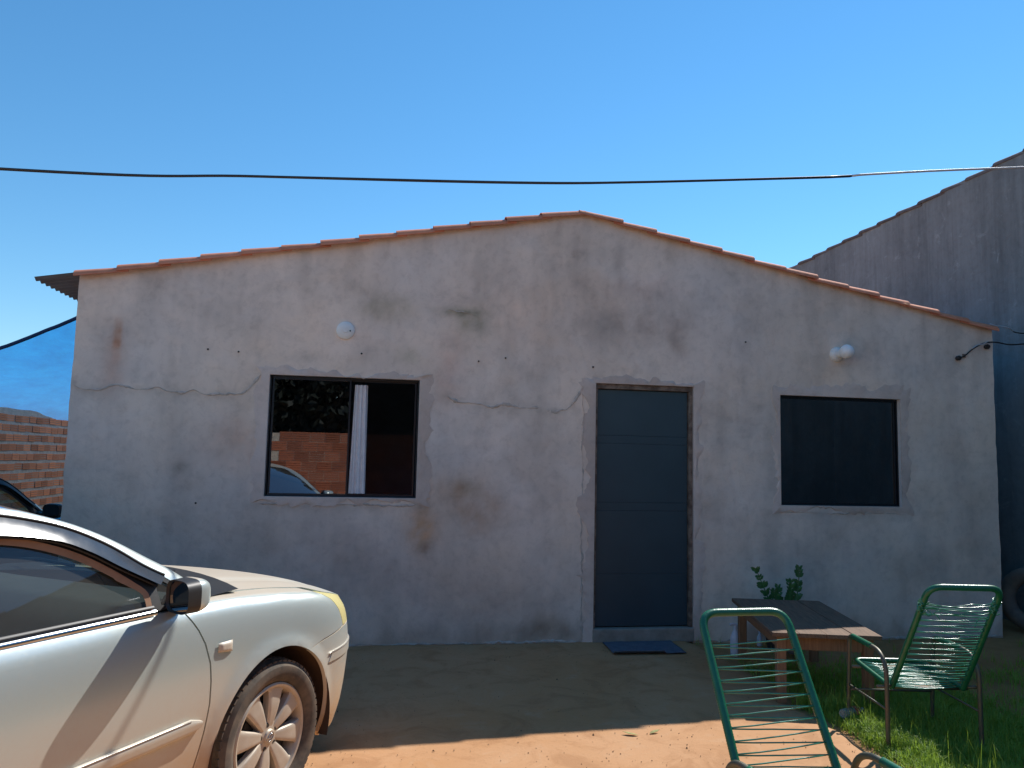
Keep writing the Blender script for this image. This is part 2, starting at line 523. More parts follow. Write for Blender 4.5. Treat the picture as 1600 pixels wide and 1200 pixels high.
def stain_colour(x, z):
    base = [0.800, 0.662, 0.560]
    t = fbm(x*0.55, z*0.55, 1.0, 5)
    w = fbm(x*0.8+9, z*0.9, 4.0, 4)                     # warm / cool patches of sand
    base[0] *= 1+0.09*t+0.05*w; base[1] *= 1+0.09*t; base[2] *= 1+0.09*t-0.06*w
    st = fbm(x*4.0, z*0.5, 7.0, 4)                       # run-down streaks
    k = 1-0.13*max(0, st)
    k *= 1-0.16*max(0, fbm(x*2.2, z*2.2, 12.0, 5))
    k *= 1+0.08*fbm(x*1.3+3, z*1.5, 22.0, 5)
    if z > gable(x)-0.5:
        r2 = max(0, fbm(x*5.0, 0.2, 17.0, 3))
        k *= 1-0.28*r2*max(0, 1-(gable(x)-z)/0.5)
    base = [q*k for q in base]
    if z < 0.30:                                         # rain splash along the foot of the wall
        f = min(1, max(0, (0.16+0.22*fbm(x*2.5, 1.0, 31.0, 4)-z)/0.12))*0.5
        base = [q*(1-f+f*mu) for q, mu in zip(base, (0.62, 0.54, 0.46))]
    for pl_ in CRACKS:                                   # soft darker band above and below the cracks
        if pl_[0][0]-0.1 < x < pl_[-1][0]+0.1:
            zc = np.interp(x, [p[0] for p in pl_], [p[1] for p in pl_])
            dz_ = z-zc
            if abs(dz_) < 0.14:
                f = 0.42*math.exp(-(dz_/(0.045 if dz_ < 0 else 0.028))**2)*max(0, 0.75+0.9*fbm(x*5, z*8, 41.0, 4))
                base = [q*(1-f+f*mu) for q, mu in zip(base, (0.62, 0.62, 0.60))]
    for sx, sz, rx, rz, mul, s0 in STAINS:
        dx = (x-sx)/rx; dz = (z-sz)/rz
        d = dx*dx+dz*dz
        if d < 5:
            nn = 1+0.7*fbm(x*9+sx, z*9, sz, 3)
            f = 1.28*s0*math.exp(-d*0.9)*max(0, nn)
            f = min(f, 1)
            base = [q*(1-f+f*mu) for q, mu in zip(base, mul)]
    return base

def axis_lines(lo, hi, step, fixed):
    cuts = sorted([lo, hi]+[f for f in fixed if lo < f < hi])
    out = []
    for a, c in zip(cuts, cuts[1:]):
        n = max(1, int(round((c-a)/step)))
        out += [a+(c-a)*k/n for k in range(n)]
    return out+[hi]
XS = axis_lines(HX0, HX1, 0.03, [W1[0], W1[1], DR[0], DR[1], W2[0], W2[1], HPK])
ZS = axis_lines(-0.06, 2.70, 0.03, [W1[2], W1[3], DR[3], W2[2], W2[3]])
NZT = 26
holes = [W1, DR, W2]
def near_hole(x, z):
    d = 9
    for h in holes:
        dx = max(h[0]-x, 0, x-h[1]); dz = max(h[2]-z, 0, z-h[3])
        d = min(d, math.hypot(dx, dz))
    return d
fv = []; fcol = []
rows = len(ZS)+NZT
for x in XS:
    gx = gable(x)
    for j in range(rows):
        z = ZS[j] if j < len(ZS) else 2.70+(gx-2.70)*(j-len(ZS)+1)/NZT
        nh = near_hole(x, z)
        k = min(1.0, nh/0.1)
        y = 0.006*fbm(x*1.6, z*1.6, 3.0, 3)*k + 0.002*fbm(x*11, z*11, 8.0, 3)*k
        xx = x
        if x == HX0 or x == HX1:
            xx += 0.008*fbm(z*3.0, x, 1.0, 3)
        fv.append((xx, y, z)); fcol.append(stain_colour(x, z))
ff = []
for i in range(len(XS)-1):
    for j in range(rows-1):
        if j < len(ZS)-1:
            cx = (XS[i]+XS[i+1])/2; cz = (ZS[j]+ZS[j+1])/2
            if any(h[0] < cx < h[1] and h[2] < cz < h[3] for h in holes): continue
        ff.append((i*rows+j, (i+1)*rows+j, (i+1)*rows+j+1, i*rows+j+1))
wall_mb = MB(); wall_mb.add(fv, ff)
nfront = len(fv)
for h in holes:                                          # reveals, 14 cm deep
    a, c, z0, z1 = h
    T = 0.15
    q = [((a, 0, z0), (a, 0, z1), (a, T, z1), (a, T, z0)), ((c, 0, z1), (c, 0, z0), (c, T, z0), (c, T, z1)),
         ((a, 0, z1), (c, 0, z1), (c, T, z1), (a, T, z1)), ((c, 0, z0), (a, 0, z0), (a, T, z0), (c, T, z0))]
    for quad in q[:3 if z0 <= 0 else 4]: wall_mb.add(quad, [(0, 1, 2, 3)])
me = wall_mb.mesh('front_wall', M_PLASTER, 180)
ca = me.color_attributes.new('stain', 'FLOAT_COLOR', 'POINT')
cols = np.ones((len(me.vertices), 4), dtype=np.float32)
cols[:nfront, :3] = np.array(fcol, dtype=np.float32)
cols[nfront:, :3] = (0.66, 0.59, 0.55)
ca.data.foreach_set('color', cols.ravel())
me.set_sharp_from_angle(angle=math.radians(45))
front_wall = link_mesh('front_wall', me, house)

hb = MB()
DEP = 9.0
hb.box2((HX0+0.005, 0.02, 0), (HX0+0.15, DEP, 2.86)); hb.box2((HX1-0.15, 0.02, 0), (HX1-0.005, DEP, 2.83))
hb.add([(HX0, DEP, 0), (HX1, DEP, 0), (HX1, DEP, 2.83), (HPK, DEP, 3.68), (HX0, DEP, 2.86)], [(0, 1, 2, 3, 4)])
hb.build('side_wall', M_PATCH, house)
fl = MB(); fl.box2((HX0+0.15, 0.16, 0.0), (HX1-0.15, DEP-0.02, 0.06)); fl.build('indoor_floor', M_DARKIN, house)
iw = MB(); iw.box2((HX0+0.16, 2.4, 0.06), (HX1-0.16, 2.5, 2.85)); iw.build('indoor_wall', M_DARKIN, house)
ic = MB(); ic.box2((HX0+0.16, 0.155, 2.60), (HX1-0.16, 2.39, 2.64)); ic.build('indoor_ceiling', M_DARKIN, house)

# repaired cement bands round the openings, a little proud of the wall and with ragged outer edges
def ragged_ring(name, h, wl, wr, wt, wb, seed, door=False):
    a, c, z0, z1 = h
    inner = []; outer = []
    def seg(p, q, o1, o2, w, n, sd):
        for k in range(n):
            t = k/n
            ip = (p[0]+(q[0]-p[0])*t, p[1]+(q[1]-p[1])*t)
            op = (o1[0]+(o2[0]-o1[0])*t, o1[1]+(o2[1]-o1[1])*t)
            d = 0.075*fbm(ip[0]*4+sd, ip[1]*4, seed, 4)+0.022*fbm(ip[0]*20, ip[1]*20, sd, 3)
            dx, dz = op[0]-ip[0], op[1]-ip[1]
            L = max(1e-4, math.hypot(dx, dz))
            op = (op[0]+dx/L*d, op[1]+dz/L*d)
            inner.append(ip); outer.append(op)
    zb = z0 if door else z0-wb
    if door:
        seg((a, z0), (a, z1), (a-wl, z0), (a-wl, z1+wt), 0, 90, 1.0)
        seg((a, z1), (c, z1), (a-wl, z1+wt), (c+wr, z1+wt), 0, 40, 2.0)
        seg((c, z1), (c, z0), (c+wr, z1+wt), (c+wr, z0), 0, 90, 3.0)
        inner.append((c, z0)); outer.append((c+wr, z0))
    else:
        seg((a, z0), (a, z1), (a-wl, zb), (a-wl, z1+wt), 0, 44, 1.0)
        seg((a, z1), (c, z1), (a-wl, z1+wt), (c+wr, z1+wt), 0, 50, 2.0)
        seg((c, z1), (c, z0), (c+wr, z1+wt), (c+wr, zb), 0, 44, 3.0)
        seg((c, z0), (a, z0), (c+wr, zb), (a-wl, zb), 0, 50, 4.0)
        inner.append(inner[0]); outer.append(outer[0])
    mb = MB()
    n = len(inner)
    vs = []
    for i in range(n):
        ix, iz = inner[i]; ox, oz = outer[i]
        mx, mz = (ix+ox)/2, (iz+oz)/2
        e = 0.001+0.014*fbm(ox*5, oz*5, seed+3, 3)
        vs += [(ix, -0.002, iz), (ix, -0.008, iz), (mx, -0.010-0.004*fbm(mx*9, mz*9, 1), mz), (ox, -0.002-e, oz), (ox, 0.014, oz)]
    fs = []
    for i in range(n-1):
        for k in range(4):
            fs.append((i*5+k, i*5+k+1, (i+1)*5+k+1, (i+1)*5+k))
    mb.add(vs, fs)
    o = mb.build(name, M_PATCH, house, smooth=35)
    return outer
ring1 = ragged_ring('cement_patch', W1, 0.09, 0.10, 0.05, 0.055, 1.0)
ring2 = ragged_ring('cement_patch', W2, 0.06, 0.09, 0.09, 0.06, 5.0)
ring3 = ragged_ring('cement_patch', (DR[0], DR[1], 0.0, DR[3]), 0.10, 0.075, 0.05, 0, 9.0, door=True)

def ridge(pts, w, seed, proud=0.008, name='plaster_crack'):
    P = resample(catmull([(p[0], 0, p[1]) for p in pts], 60), 0.012)
    mb = MB(); vs = []; fs = []
    n = len(P)
    for i, p in enumerate(P):
        x = p.x; z = p.z+0.012*fbm(x*9, seed, 1, 3)
        x += 0.012*fbm(p.z*9, seed, 4, 3)
        t = P[min(i+1, n-1)]-P[max(i-1, 0)]; t.normalize()
        nx, nz = -t.z, t.x
        ww = w*1.7*max(0.06, min(1.0, 0.75+2.2*fbm(x*3.1, z*3.1, seed+7, 3)))*(0.30+0.9*abs(fbm(x*6, z*6, seed, 3))+0.5*abs(fbm(x*25, z*25, seed, 2)))
        e = min(1, i/6, (n-1-i)/6); ww *= max(0.05, e)
        y0 = -proud*(0.5+0.8*abs(fbm(x*14, z*14, seed+2, 2)))
        vs += [(x+nx*ww, 0.008, z+nz*ww), (x+nx*ww*0.3, y0, z+nz*ww*0.3), (x-nx*ww*0.5, y0*0.9, z-nz*ww*0.5), (x-nx*ww, 0.008, z-nz*ww)]
    for i in range(n-1):
        for k in range(3):
            fs.append((i*4+k, (i+1)*4+k, (i+1)*4+k+1, i*4+k+1))
    mb.add(vs, fs)
    return mb.build(name, M_RIDGE, house, smooth=60)
ridge([(1.583, 2.034), (1.685, 1.985), (1.791, 1.999), (1.868, 2.037), (1.979, 2.016), (2.136, 2.012), (2.202, 2.029), (2.29, 1.997), (2.406, 1.996), (2.483, 2.014), (2.563, 1.981), (2.68, 1.996), (2.852, 2.002), (2.937, 2.094), (3.0, 2.171)], 0.014, 2.0)
ridge([(4.512, 2.036), (4.627, 1.991), (4.791, 1.98), (4.89, 1.956), (5.005, 1.988), (5.122, 1.964), (5.29, 1.964), (5.459, 1.942), (5.56, 1.973), (5.661, 2.11), (5.70, 2.20)], 0.018, 6.0)
ridge([(5.76, 2.235), (5.694, 2.162), (5.687, 2.049), (5.699, 1.856), (5.690, 1.634), (5.700, 1.306), (5.690, 0.926), (5.705, 0.55), (5.7, 0.232), (5.71, 0.01)], 0.011, 8.0)
ridge([(2.99, 1.12), (3.2, 1.128), (3.5, 1.118), (3.8, 1.125), (4.1, 1.12), (4.30, 1.128)], 0.012, 14.0)
ridge([(7.46, 1.10), (7.7, 1.108), (8.0, 1.098), (8.3, 1.104), (8.75, 1.10)], 0.008, 17.0)
ridge([(4.50, 2.775), (4.62, 2.765), (4.74, 2.74), (4.78, 2.70)], 0.012, 33.0, 0.004)
# uneven cement fillet along the foot of the wall
ridge([(1.6+0.1*k, 0.006+0.004*math.sin(k*1.7)) for k in range(42)], 0.014, 51.0, 0.012, 'wall_foot_fillet')
ridge([(6.72+0.1*k, -0.006+0.004*math.sin(k*1.9)) for k in range(31)], 0.016, 57.0, 0.014, 'wall_foot_fillet')
# nail holes
for nx_, nz_ in ((2.571, 2.349), (2.809, 2.339), (3.788, 2.368), (4.77, 2.346), (5.001, 2.384), (5.778, 2.339), (7.201, 2.627), (2.55, 1.12), (4.37, 1.36)):
    nm = MB(); nm.lathe([(0.0, -0.008), (0.007, -0.008), (0.009, 0.006)], 8, 'y', (nx_, 0, nz_)); nm.build('nail', pm('old_nail', (0.03, 0.025, 0.02)) if 'old_nail' not in bpy.data.materials else bpy.data.materials['old_nail'], house)

# ---- windows
M_ALU = pm('dark_aluminium', (0.018, 0.022, 0.028), rough=0.35, metal=0.3)
M_GLASS = glass_mat('window_glass', (0.42, 0.46, 0.5), 0.20)
M_GLASS_D = glass_mat('dark_window_glass', (0.15, 0.18, 0.22), 0.15)
M_GLASS_C = glass_mat('clear_window_glass', (0.6, 0.68, 0.75), 0.010)
M_CURT = pm('curtain_cloth', (0.80, 0.76, 0.76), (0.70, 0.67, 0.68), 0.9, scale=20)
def window(h, panes, gm, lab):
    a, c, z0, z1 = h
    e = empty('window'); e.parent = house; e['label'] = lab
    f = 0.016
    for nm, p, q in (('frame', (a+0.002, 0.035, z1-f), (c-0.002, 0.095, z1-0.002)), ('frame', (a+0.002, 0.035, z0+0.002), (c-0.002, 0.095, z0+f*0.7)),
                     ('frame', (a+0.002, 0.037, z0+f*0.7), (a+f*0.7, 0.093, z1-f)), ('frame', (c-f*0.7, 0.037, z0+f*0.7), (c-0.002, 0.093, z1-f))):
        mb = MB(); mb.box2(p, q); mb.build(nm, M_ALU, e, bevel=0.003)
    zi0, zi1 = z0+f*0.7, z1-f
    for (x0, x1, y) in panes:
        st = 0.013
        mb = MB()
        mb.box2((x0, y-0.01, zi0), (x0+st, y+0.01, zi1)); mb.box2((x1-st, y-0.01, zi0), (x1, y+0.01, zi1))
        mb.box2((x0+st, y-0.009, zi1-st), (x1-st, y+0.009, zi1)); mb.box2((x0+st, y-0.009, zi0), (x1-st, y+0.009, zi0+st))
        sash = mb.build('sash', M_ALU, e)
        gp = MB(); gp.add([(x0+st, y, zi0+st), (x1-st, y, zi0+st), (x1-st, y, zi1-st), (x0+st, y, zi1-st)], [(0, 1, 2, 3)])
        gp.build('pane', gm if x0 < 3.6 or x0 > 5 else M_GLASS_C, e)
    return e
window(W1, [(3.085, 3.715, 0.052), (3.70, 4.257, 0.082)], M_GLASS, 'dark framed sliding window reflecting a brick wall, white curtain inside')
window(W2, [(7.551, 8.713, 0.060)], M_GLASS_D, 'dark framed single window with nearly black glass')
cu = MB()
cu.grid(40, 20, lambda a, t: (3.725+0.135*a*(1-0.22*t)+0.02*t, 0.060+0.014*math.sin(a*19+t*1.5)+0.006*math.sin(a*7), 1.21+0.90*t))
tag(cu.build('curtain', M_CURT, smooth=180), 'narrow white curtain gathered behind the sliding window glass', 'curtain')

# ---- door
M_DOOR = pm('blue_door_paint', (0.030, 0.058, 0.076), (0.026, 0.050, 0.066), 0.42, scale=3, rvar=0.1, bumps=0.05, bscale=8)
M_DFRAME = pm('rusty_frame', (0.24, 0.18, 0.14), (0.11, 0.075, 0.055), 0.85, scale=14, bumps=0.5, bscale=40, contrast=(0.4, 0.6))
door = empty('door'); door.parent = house; door['label'] = 'dark blue panelled metal door'
mb = MB(); mb.box2((DR[0]+0.001, 0.012, DR[3]-0.045), (DR[1]-0.001, 0.13, DR[3]-0.001)); mb.build('door_frame', M_DFRAME, door, bevel=0.004)
mb = MB(); mb.box2((DR[0]+0.001, 0.012, 0.112), (DR[0]+0.022, 0.13, DR[3]-0.046)); mb.build('door_frame', M_DFRAME, door, bevel=0.004)
mb = MB(); mb.box2((DR[1]-0.036, 0.012, 0.112), (DR[1]-0.001, 0.13, DR[3]-0.046)); mb.build('door_frame', M_DFRAME, door, bevel=0.004)
dz = [0.118, 0.56, 1.10, 1.17, 1.68, 1.75, 2.150]
for i in range(len(dz)-1):
    small = dz[i+1]-dz[i] < 0.1
    mb = MB(); y = 0.0432 if small else 0.042
    mb.box2((DR[0]+0.027, y, dz[i]+0.0007), (DR[1]-0.041, y+0.03, dz[i+1]-0.0007))
    mb.build('door_panel', M_DOOR, door, bevel=0.0012)
M_CONC = pm('threshold_cement', (0.36, 0.31, 0.26), (0.26, 0.22, 0.18), 0.92, scale=9, bumps=0.4, bscale=50)
mb = MB(); mb.box2((DR[0]-0.005, -0.02, -0.01), (DR[1]-0.0, 0.145, 0.108)); mb.build('threshold', M_CONC, house, bevel=0.012)

# ---- clay tiles
M_TILE = pm('clay_tile', (0.72, 0.28, 0.16), (0.60, 0.21, 0.115), 0.85, scale=9, bumps=0.35, bscale=60, perobj=0.14)
M_TILE_OLD = pm('old_tile', (0.16, 0.135, 0.125), (0.09, 0.085, 0.085), 0.92, scale=8, bumps=0.4, bscale=50, perobj=0.15)
def barrel_mesh(name, L, r0, r1, mat, th=0.013, n=12, flat=0.95):
    mb = MB(); vs = []; fs = []
    for i, (x, r) in enumerate(((0.0, r0), (L, r1))):
        for rr in (r, r-th):
            for k in range(n+1):
                a = PI*k/n
                vs.append((x, rr*math.cos(a), rr*math.sin(a)*flat))
    m = n+1
    for k in range(n):
        fs.append((k, k+1, 2*m+k+1, 2*m+k))
        fs.append((m+k+1, m+k, 3*m+k, 3*m+k+1))
        fs.append((k+1, k, m+k, m+k+1)); fs.append((2*m+k, 2*m+k+1, 3*m+k+1, 3*m+k))
    fs += [(0, 2*m, 3*m, m), (n, m+n, 3*m+n, 2*m+n)]
    mb.add(vs, fs)
    me = mb.mesh(name, mat, 50)
    return me
roof = empty('roof'); roof.parent = house
tile_me = barrel_mesh('clay_tile', 0.40, 0.098, 0.080, M_TILE, flat=0.66)
pitch = 0.318
slopeL = math.atan2(3.715-2.895, HPK-HX0); slopeR = math.atan2(3.715-2.865, HX1-HPK)
def rake(side):
    sl = slopeL if side < 0 else slopeR
    n = 13
    for i in range(n):
        s0 = i*pitch - 0.02
        x = (HX0 + s0*math.cos(sl)) if side < 0 else (HX1 - s0*math.cos(sl))
        if side < 0: x += 0.0
        o = bpy.data.objects.new('clay_tile', tile_me); COL.objects.link(o); o.parent = roof
        xb = min(max(x, HX0), HX1)
        z = gable(xb) - 0.028 + (0 if HX0 <= x <= HX1 else -0.02*math.tan(sl))
        o.location = (x, 0.028+random.uniform(-0.006, 0.006), z+random.uniform(-0.004, 0.004)+0.012)
        tilt = -sl + 0.035 + random.uniform(-0.008, 0.008)
        o.rotation_euler = (random.uniform(-0.03, 0.03), tilt if side < 0 else tilt, 0 if side < 0 else PI)
        if side > 0: o.rotation_euler = (random.uniform(-0.03, 0.03), tilt, PI)
rake(-1); rake(1)
ridge_me = barrel_mesh('ridge_tile', 0.42, 0.105, 0.092, M_TILE)
for i in range(24):
    o = bpy.data.objects.new('ridge_tile', ridge_me); COL.objects.link(o); o.parent = roof
    o.location = (HPK, 0.02+i*0.37, 3.715-0.075); o.rotation_euler = (0, -0.02, PI/2)
rs = MB()
def roof_pt(side):
    def f(a, t):
        y = 0.10 + t*(DEP)
        xx = (HPK+(HX0-0.04-HPK)*a) if side < 0 else (HPK+(HX1+0.04-HPK)*a)
        z = 3.715 - abs(xx-HPK)*math.tan(slopeL if side < 0 else slopeR) - 0.03 + 0.035*abs(math.sin(PI*(y-0.10)/0.19))
        return (xx, y, z)
    return f
rs.grid(14, 340, roof_pt(-1)); rs.grid(14, 340, roof_pt(1), flip=True)
rs.build('tiled_slope', M_TILE, roof, smooth=60)

# ---- wall lamps and wall cable
M_PORC = pm('white_plastic', (0.86, 0.85, 0.82), (0.80, 0.78, 0.74), 0.45, scale=10)
M_BULB = pm('opal_globe', (0.90, 0.90, 0.90), (0.88, 0.88, 0.88), 0.25, scale=4)
M_BLACK = pm('black_rubber', (0.02, 0.02, 0.022), rough=0.6)
l1 = empty('empty_lamp_fitting', (3.649, 0, 2.555)); tag(l1, 'round white lamp base without a bulb above the curtained window', 'lamp')
mb = MB(); mb.lathe([(0.0, -0.035), (0.032, -0.035), (0.054, -0.032), (0.073, -0.018), (0.075, 0.004)], 28, 'y'); mb.build('base_plate', M_PORC, l1, smooth=40)
mb = MB(); mb.lathe([(0.0, -0.041), (0.022, -0.041), (0.024, -0.034)], 20, 'y'); mb.build('socket_cover', M_PORC, l1, smooth=40)
mb = MB(); mb.lathe([(0.0, -0.040), (0.006, -0.040), (0.007, -0.030)], 8, 'y', (0.040, 0, -0.006)); mb.build('screw_hole', M_BLACK, l1)
l2 = empty('wall_lamp', (8.098, 0, 2.552)); tag(l2, 'white globe wall lamp above the right window near the cable', 'lamp')
mb = MB(); mb.lathe([(0.0, -0.045), (0.040, -0.045), (0.058, -0.036), (0.068, -0.016), (0.070, 0.004)], 28, 'y'); mb.build('base_plate', M_PORC, l2, smooth=40)
mb = MB(); mb.tube([(0, -0.03, 0), (0.012, -0.075, 0.004)], 0.036, 18); mb.build('bulb_neck', M_PORC, l2, smooth=40)
sph = MB(); sph.lathe([(0.0001, -0.066)]+[(0.066*math.cos(t), 0.066*math.sin(t)) for t in [(-80+20*k)*PI/180 for k in range(9)]]+[(0.0001, 0.066)], 28, 'z', (0.022, -0.130, 0.012)); sph.build('glass_globe', M_BULB, l2, smooth=180)
cb = empty('wall_cable', (9.5, 0, 2.6)); tag(cb, 'black service cable clipped to the wall under the right eave', 'cable')
off = Vector((-9.5, 0, -2.6))
mb = MB(); mb.tube([Vector(p)+off for p in catmull([(9.345, -0.02, 2.575), (9.40, -0.03, 2.59), (9.46, -0.045, 2.645), (9.53, -0.05, 2.692), (9.63, -0.045, 2.73), (9.75, -0.04, 2.74), (9.95, -0.02, 2.73), (10.44, 0.05, 2.80)], 40)], 0.007, 8); mb.build('cable', M_BLACK, cb, smooth=180)
M_GREYC = pm('grey_sheath', (0.45, 0.5, 0.56), rough=0.35)
mb = MB(); mb.tube([Vector(p)+off for p in catmull([(9.47, -0.055, 2.665), (9.52, -0.062, 2.70), (9.58, -0.06, 2.712), (9.64, -0.055, 2.742)], 16)], 0.005, 8); mb.build('cable_sheath', M_GREYC, cb, smooth=180)
for cx, cz in ((9.345, 2.572), (9.655, 2.695)):
    mb = MB(); mb.lathe([(0, -0.05), (0.016, -0.05), (0.024, -0.035), (0.016, -0.022), (0.022, -0.012), (0.014, 0.004)], 14, 'y', (cx-9.5, 0, cz-2.6)); mb.build('insulator', M_BLACK, cb, smooth=40)
mb = MB(); mb.box((9.42-9.5, -0.006, 2.60-2.6), (0.03, 0.016, 0.035)); mb.build('cable_bracket', M_DFRAME, cb, bevel=0.004)
mb = MB(); mb.tube(catmull([(9.745, 0.03, 2.93), (9.80, 0.02, 2.915), (9.90, 0.0, 2.90), (10.0, 0.03, 2.87)], 16), 0.006, 8); tag(mb.build('loose_cable', M_GREYC, None, smooth=180), 'short pale cable end sticking out under the last roof tile', 'cable')
mb = MB(); mb.tube(catmull([(9.99, 0.02, 2.865), (10.1, 0.05, 2.86), (10.44, 0.12, 2.88)], 10), 0.006, 8); tag(mb.build('loose_cable', M_BLACK, None, smooth=180), 'thin dark cable on the neighbouring wall beside the eave', 'cable')

# ------------------------------------------------------------------ neighbouring wall
NXW = 10.45
neigh = empty('neighbour_wall', (NXW, 0, 0)); tag(neigh, 'tall weathered grey cement wall with tile coping beside the house', 'wall')
nw = MB()
def ntop(y): return 4.85-0.0245*y
def nw_pt(a, t):
    y = -9.6+a*20.0
    z = -0.05+t*(ntop(y)+0.05)
    return (0.008*fbm(y*1.5, z*1.5, 2.0, 4), y, z)
nw.grid(150, 40, nw_pt)
nw.add([(0, -9.6, 0), (0.2, -9.6, 0), (0.2, -9.6, ntop(-9.6)), (0, -9.6, ntop(-9.6)), (0.2, 10.4, 0), (0.2, 10.4, ntop(10.4)), (0, 10.4, ntop(10.4))], [(0, 1, 2, 3), (1, 4, 5, 2), (3, 2, 5, 6)])
nw.build('wall_face', M_NEIGH, neigh, smooth=40)
cop_me = barrel_mesh('coping_tile', 0.46, 0.125, 0.110, M_TILE_OLD, flat=0.6)
for i in range(44):
    y = 9.9-i*0.40
    o = bpy.data.objects.new('coping_tile', cop_me); COL.objects.link(o); o.parent = neigh
    o.location = (0.105+random.uniform(-0.01, 0.01), y, ntop(y)-0.02+random.uniform(-0.006, 0.006)); o.rotation_euler = (random.uniform(-.03, .03), 0.03+random.uniform(-.012, .012), -PI/2)

# ------------------------------------------------------------------ brick walls
M_MORT = pm('mortar', (0.62, 0.56, 0.46), (0.46, 0.41, 0.34), 0.95, scale=14, bumps=0.9, bscale=45, bdist=0.02)
M_BRICK = pm('hollow_brick', (0.75, 0.29, 0.135), (0.64, 0.22, 0.095), 0.88, scale=7, bumps=0.4, bscale=70, perobj=0.28)
def brick_mesh(name, L, H, D, mat, grooves=2):
    prof = [(0.0, 0.0)]
    for k in range(1, grooves+1):
        zc = H*k/(grooves+1); gw = H*0.035
        prof += [(0.0, zc-gw), (0.010, zc-gw*0.6), (0.010, zc+gw*0.6), (0.0, zc+gw)]
    prof += [(0.0, H), (D, H), (D, 0.0)]
    mb = MB(); n = len(prof)
    vs = [(-L/2, d, z) for d, z in prof]+[(L/2, d, z) for d, z in prof]
    fs = [(i, (i+1) % n, n+(i+1) % n, n+i) for i in range(n)]
    fs = [tuple(reversed(q)) for q in fs]
    fs += [tuple(range(n)), tuple(reversed(range(n, 2*n)))]
    mb.add(vs, fs)
    return mb, mb.mesh(name, mat)

# boundary wall along the left side (runs into the depth at x = -0.55)
XB = -0.55
bw = empty('brick_boundary_wall', (XB, 4, 0)); tag(bw, 'rough hollow brick boundary wall under the blue shade net', 'wall')
core = MB()
def topz(y): return 2.02 - 0.10*max(0, min(1, (y-4.6)/0.8)) + 0.015*fbm(y*2.0, 4.0)
ys = [-9.4+0.1*k for k in range(195)]
vs = []; fs = []
for y in ys:
    t = topz(y)-0.02
    vs += [(-0.001, y-4, 0), (-0.001, y-4, t), (-0.13, y-4, t), (-0.13, y-4, 0)]
for i in range(len(ys)-1):
    for k in range(3):
        fs.append((i*4+k, i*4+k+1, (i+1)*4+k+1, (i+1)*4+k))
core.add(vs, fs); core.build('mortar_bed', M_MORT, bw)
BL, BH, BPL, BPH = 0.188, 0.080, 0.200, 0.121
bmb, bme = brick_mesh('brick', BL, BH, 0.09, M_BRICK)
rest = MB()
cnt = 0
for r_ in range(16):
    z = 0.03+r_*BPH
    for c_ in range(96):
        y = -9.2+(c_+(0.5 if r_ % 2 else 0))*BPL
        if z+BH > topz(y)+0.03: continue
        zz = z+random.uniform(-0.004, 0.004); dx = random.uniform(-0.004, 0.005); ry = random.uniform(-0.02, 0.02)
        vis = 2.7 < y < 6.3 and z > 0.68
        if vis and cnt < 295:
            o = bpy.data.objects.new('brick', bme); COL.objects.link(o); o.parent = bw
            o.location = (dx+0.004, y-4, zz); o.rotation_euler = (0, 0, PI/2); o.rotation_euler.rotate_axis('Y', ry); cnt += 1
        else:
            vs = [(dx+0.004-d, y-4+x, zz+w) for x, d, w in bmb.v]
            rest.add(vs, bmb.f)
o = rest.build('distant_brick', M_BRICK, bw); o['kind'] = 'stuff'
# brick wall behind the photographer, facing the house (mirrored in the window)
bw2 = empty('brick_street_wall', (6, -9.5, 0)); tag(bw2, 'hollow brick wall facing the house across the yard, mirrored in the window', 'wall')
mb = MB(); mb.box2((-4.25, -0.14, 0), (4.18, -0.008, 1.93)); mb.build('mortar_bed', M_MORT, bw2)
M_BRICK2 = pm('large_hollow_brick', (0.42, 0.15, 0.075), (0.34, 0.11, 0.055), 0.88, scale=7, bumps=0.4, bscale=60, perobj=0.3)
b2mb, b2me = brick_mesh('brick', 0.29, 0.182, 0.1, M_BRICK2, 3)
for r_ in range(10):
    for c_ in range(28):
        x = -4.08+(c_+(0.5 if r_ % 2 else 0))*0.30
        if x > 4.03: continue
        o = bpy.data.objects.new('brick', b2me); COL.objects.link(o); o.parent = bw2
        o.location = (x, random.uniform(-0.003, 0.004), 0.01+r_*0.196); o.rotation_euler = (0, 0, PI)
mb = MB(); mb.box2((-4.45, -0.16, 0), (-4.253, 0.03, 1.62)); mb.build('end_pier', M_CONC, bw2, bevel=0.01)

# ------------------------------------------------------------------ awning and shade net
M_GALV = pm('galvanised_sheet', (0.30, 0.31, 0.33), (0.22, 0.23, 0.25), 0.5, metal=0.5, scale=5, rvar=0.15)
aw = MB()
def aw_pt(under):
    def f(a, t):
        y = 0.03+t*7.9
        x = 1.60-0.37*a
        z = 2.925-0.068*a+0.013*math.sin(2*PI*y/0.094)-(0.0025 if under else 0)
        return (x, y, z)
    return f
aw.grid(3, 680, aw_pt(False), flip=True); aw.grid(3, 680, aw_pt(True))
tag(aw.build('corrugated_awning', M_GALV, None, smooth=60), 'grey corrugated metal sheet overhanging the left side of the house', 'awning')

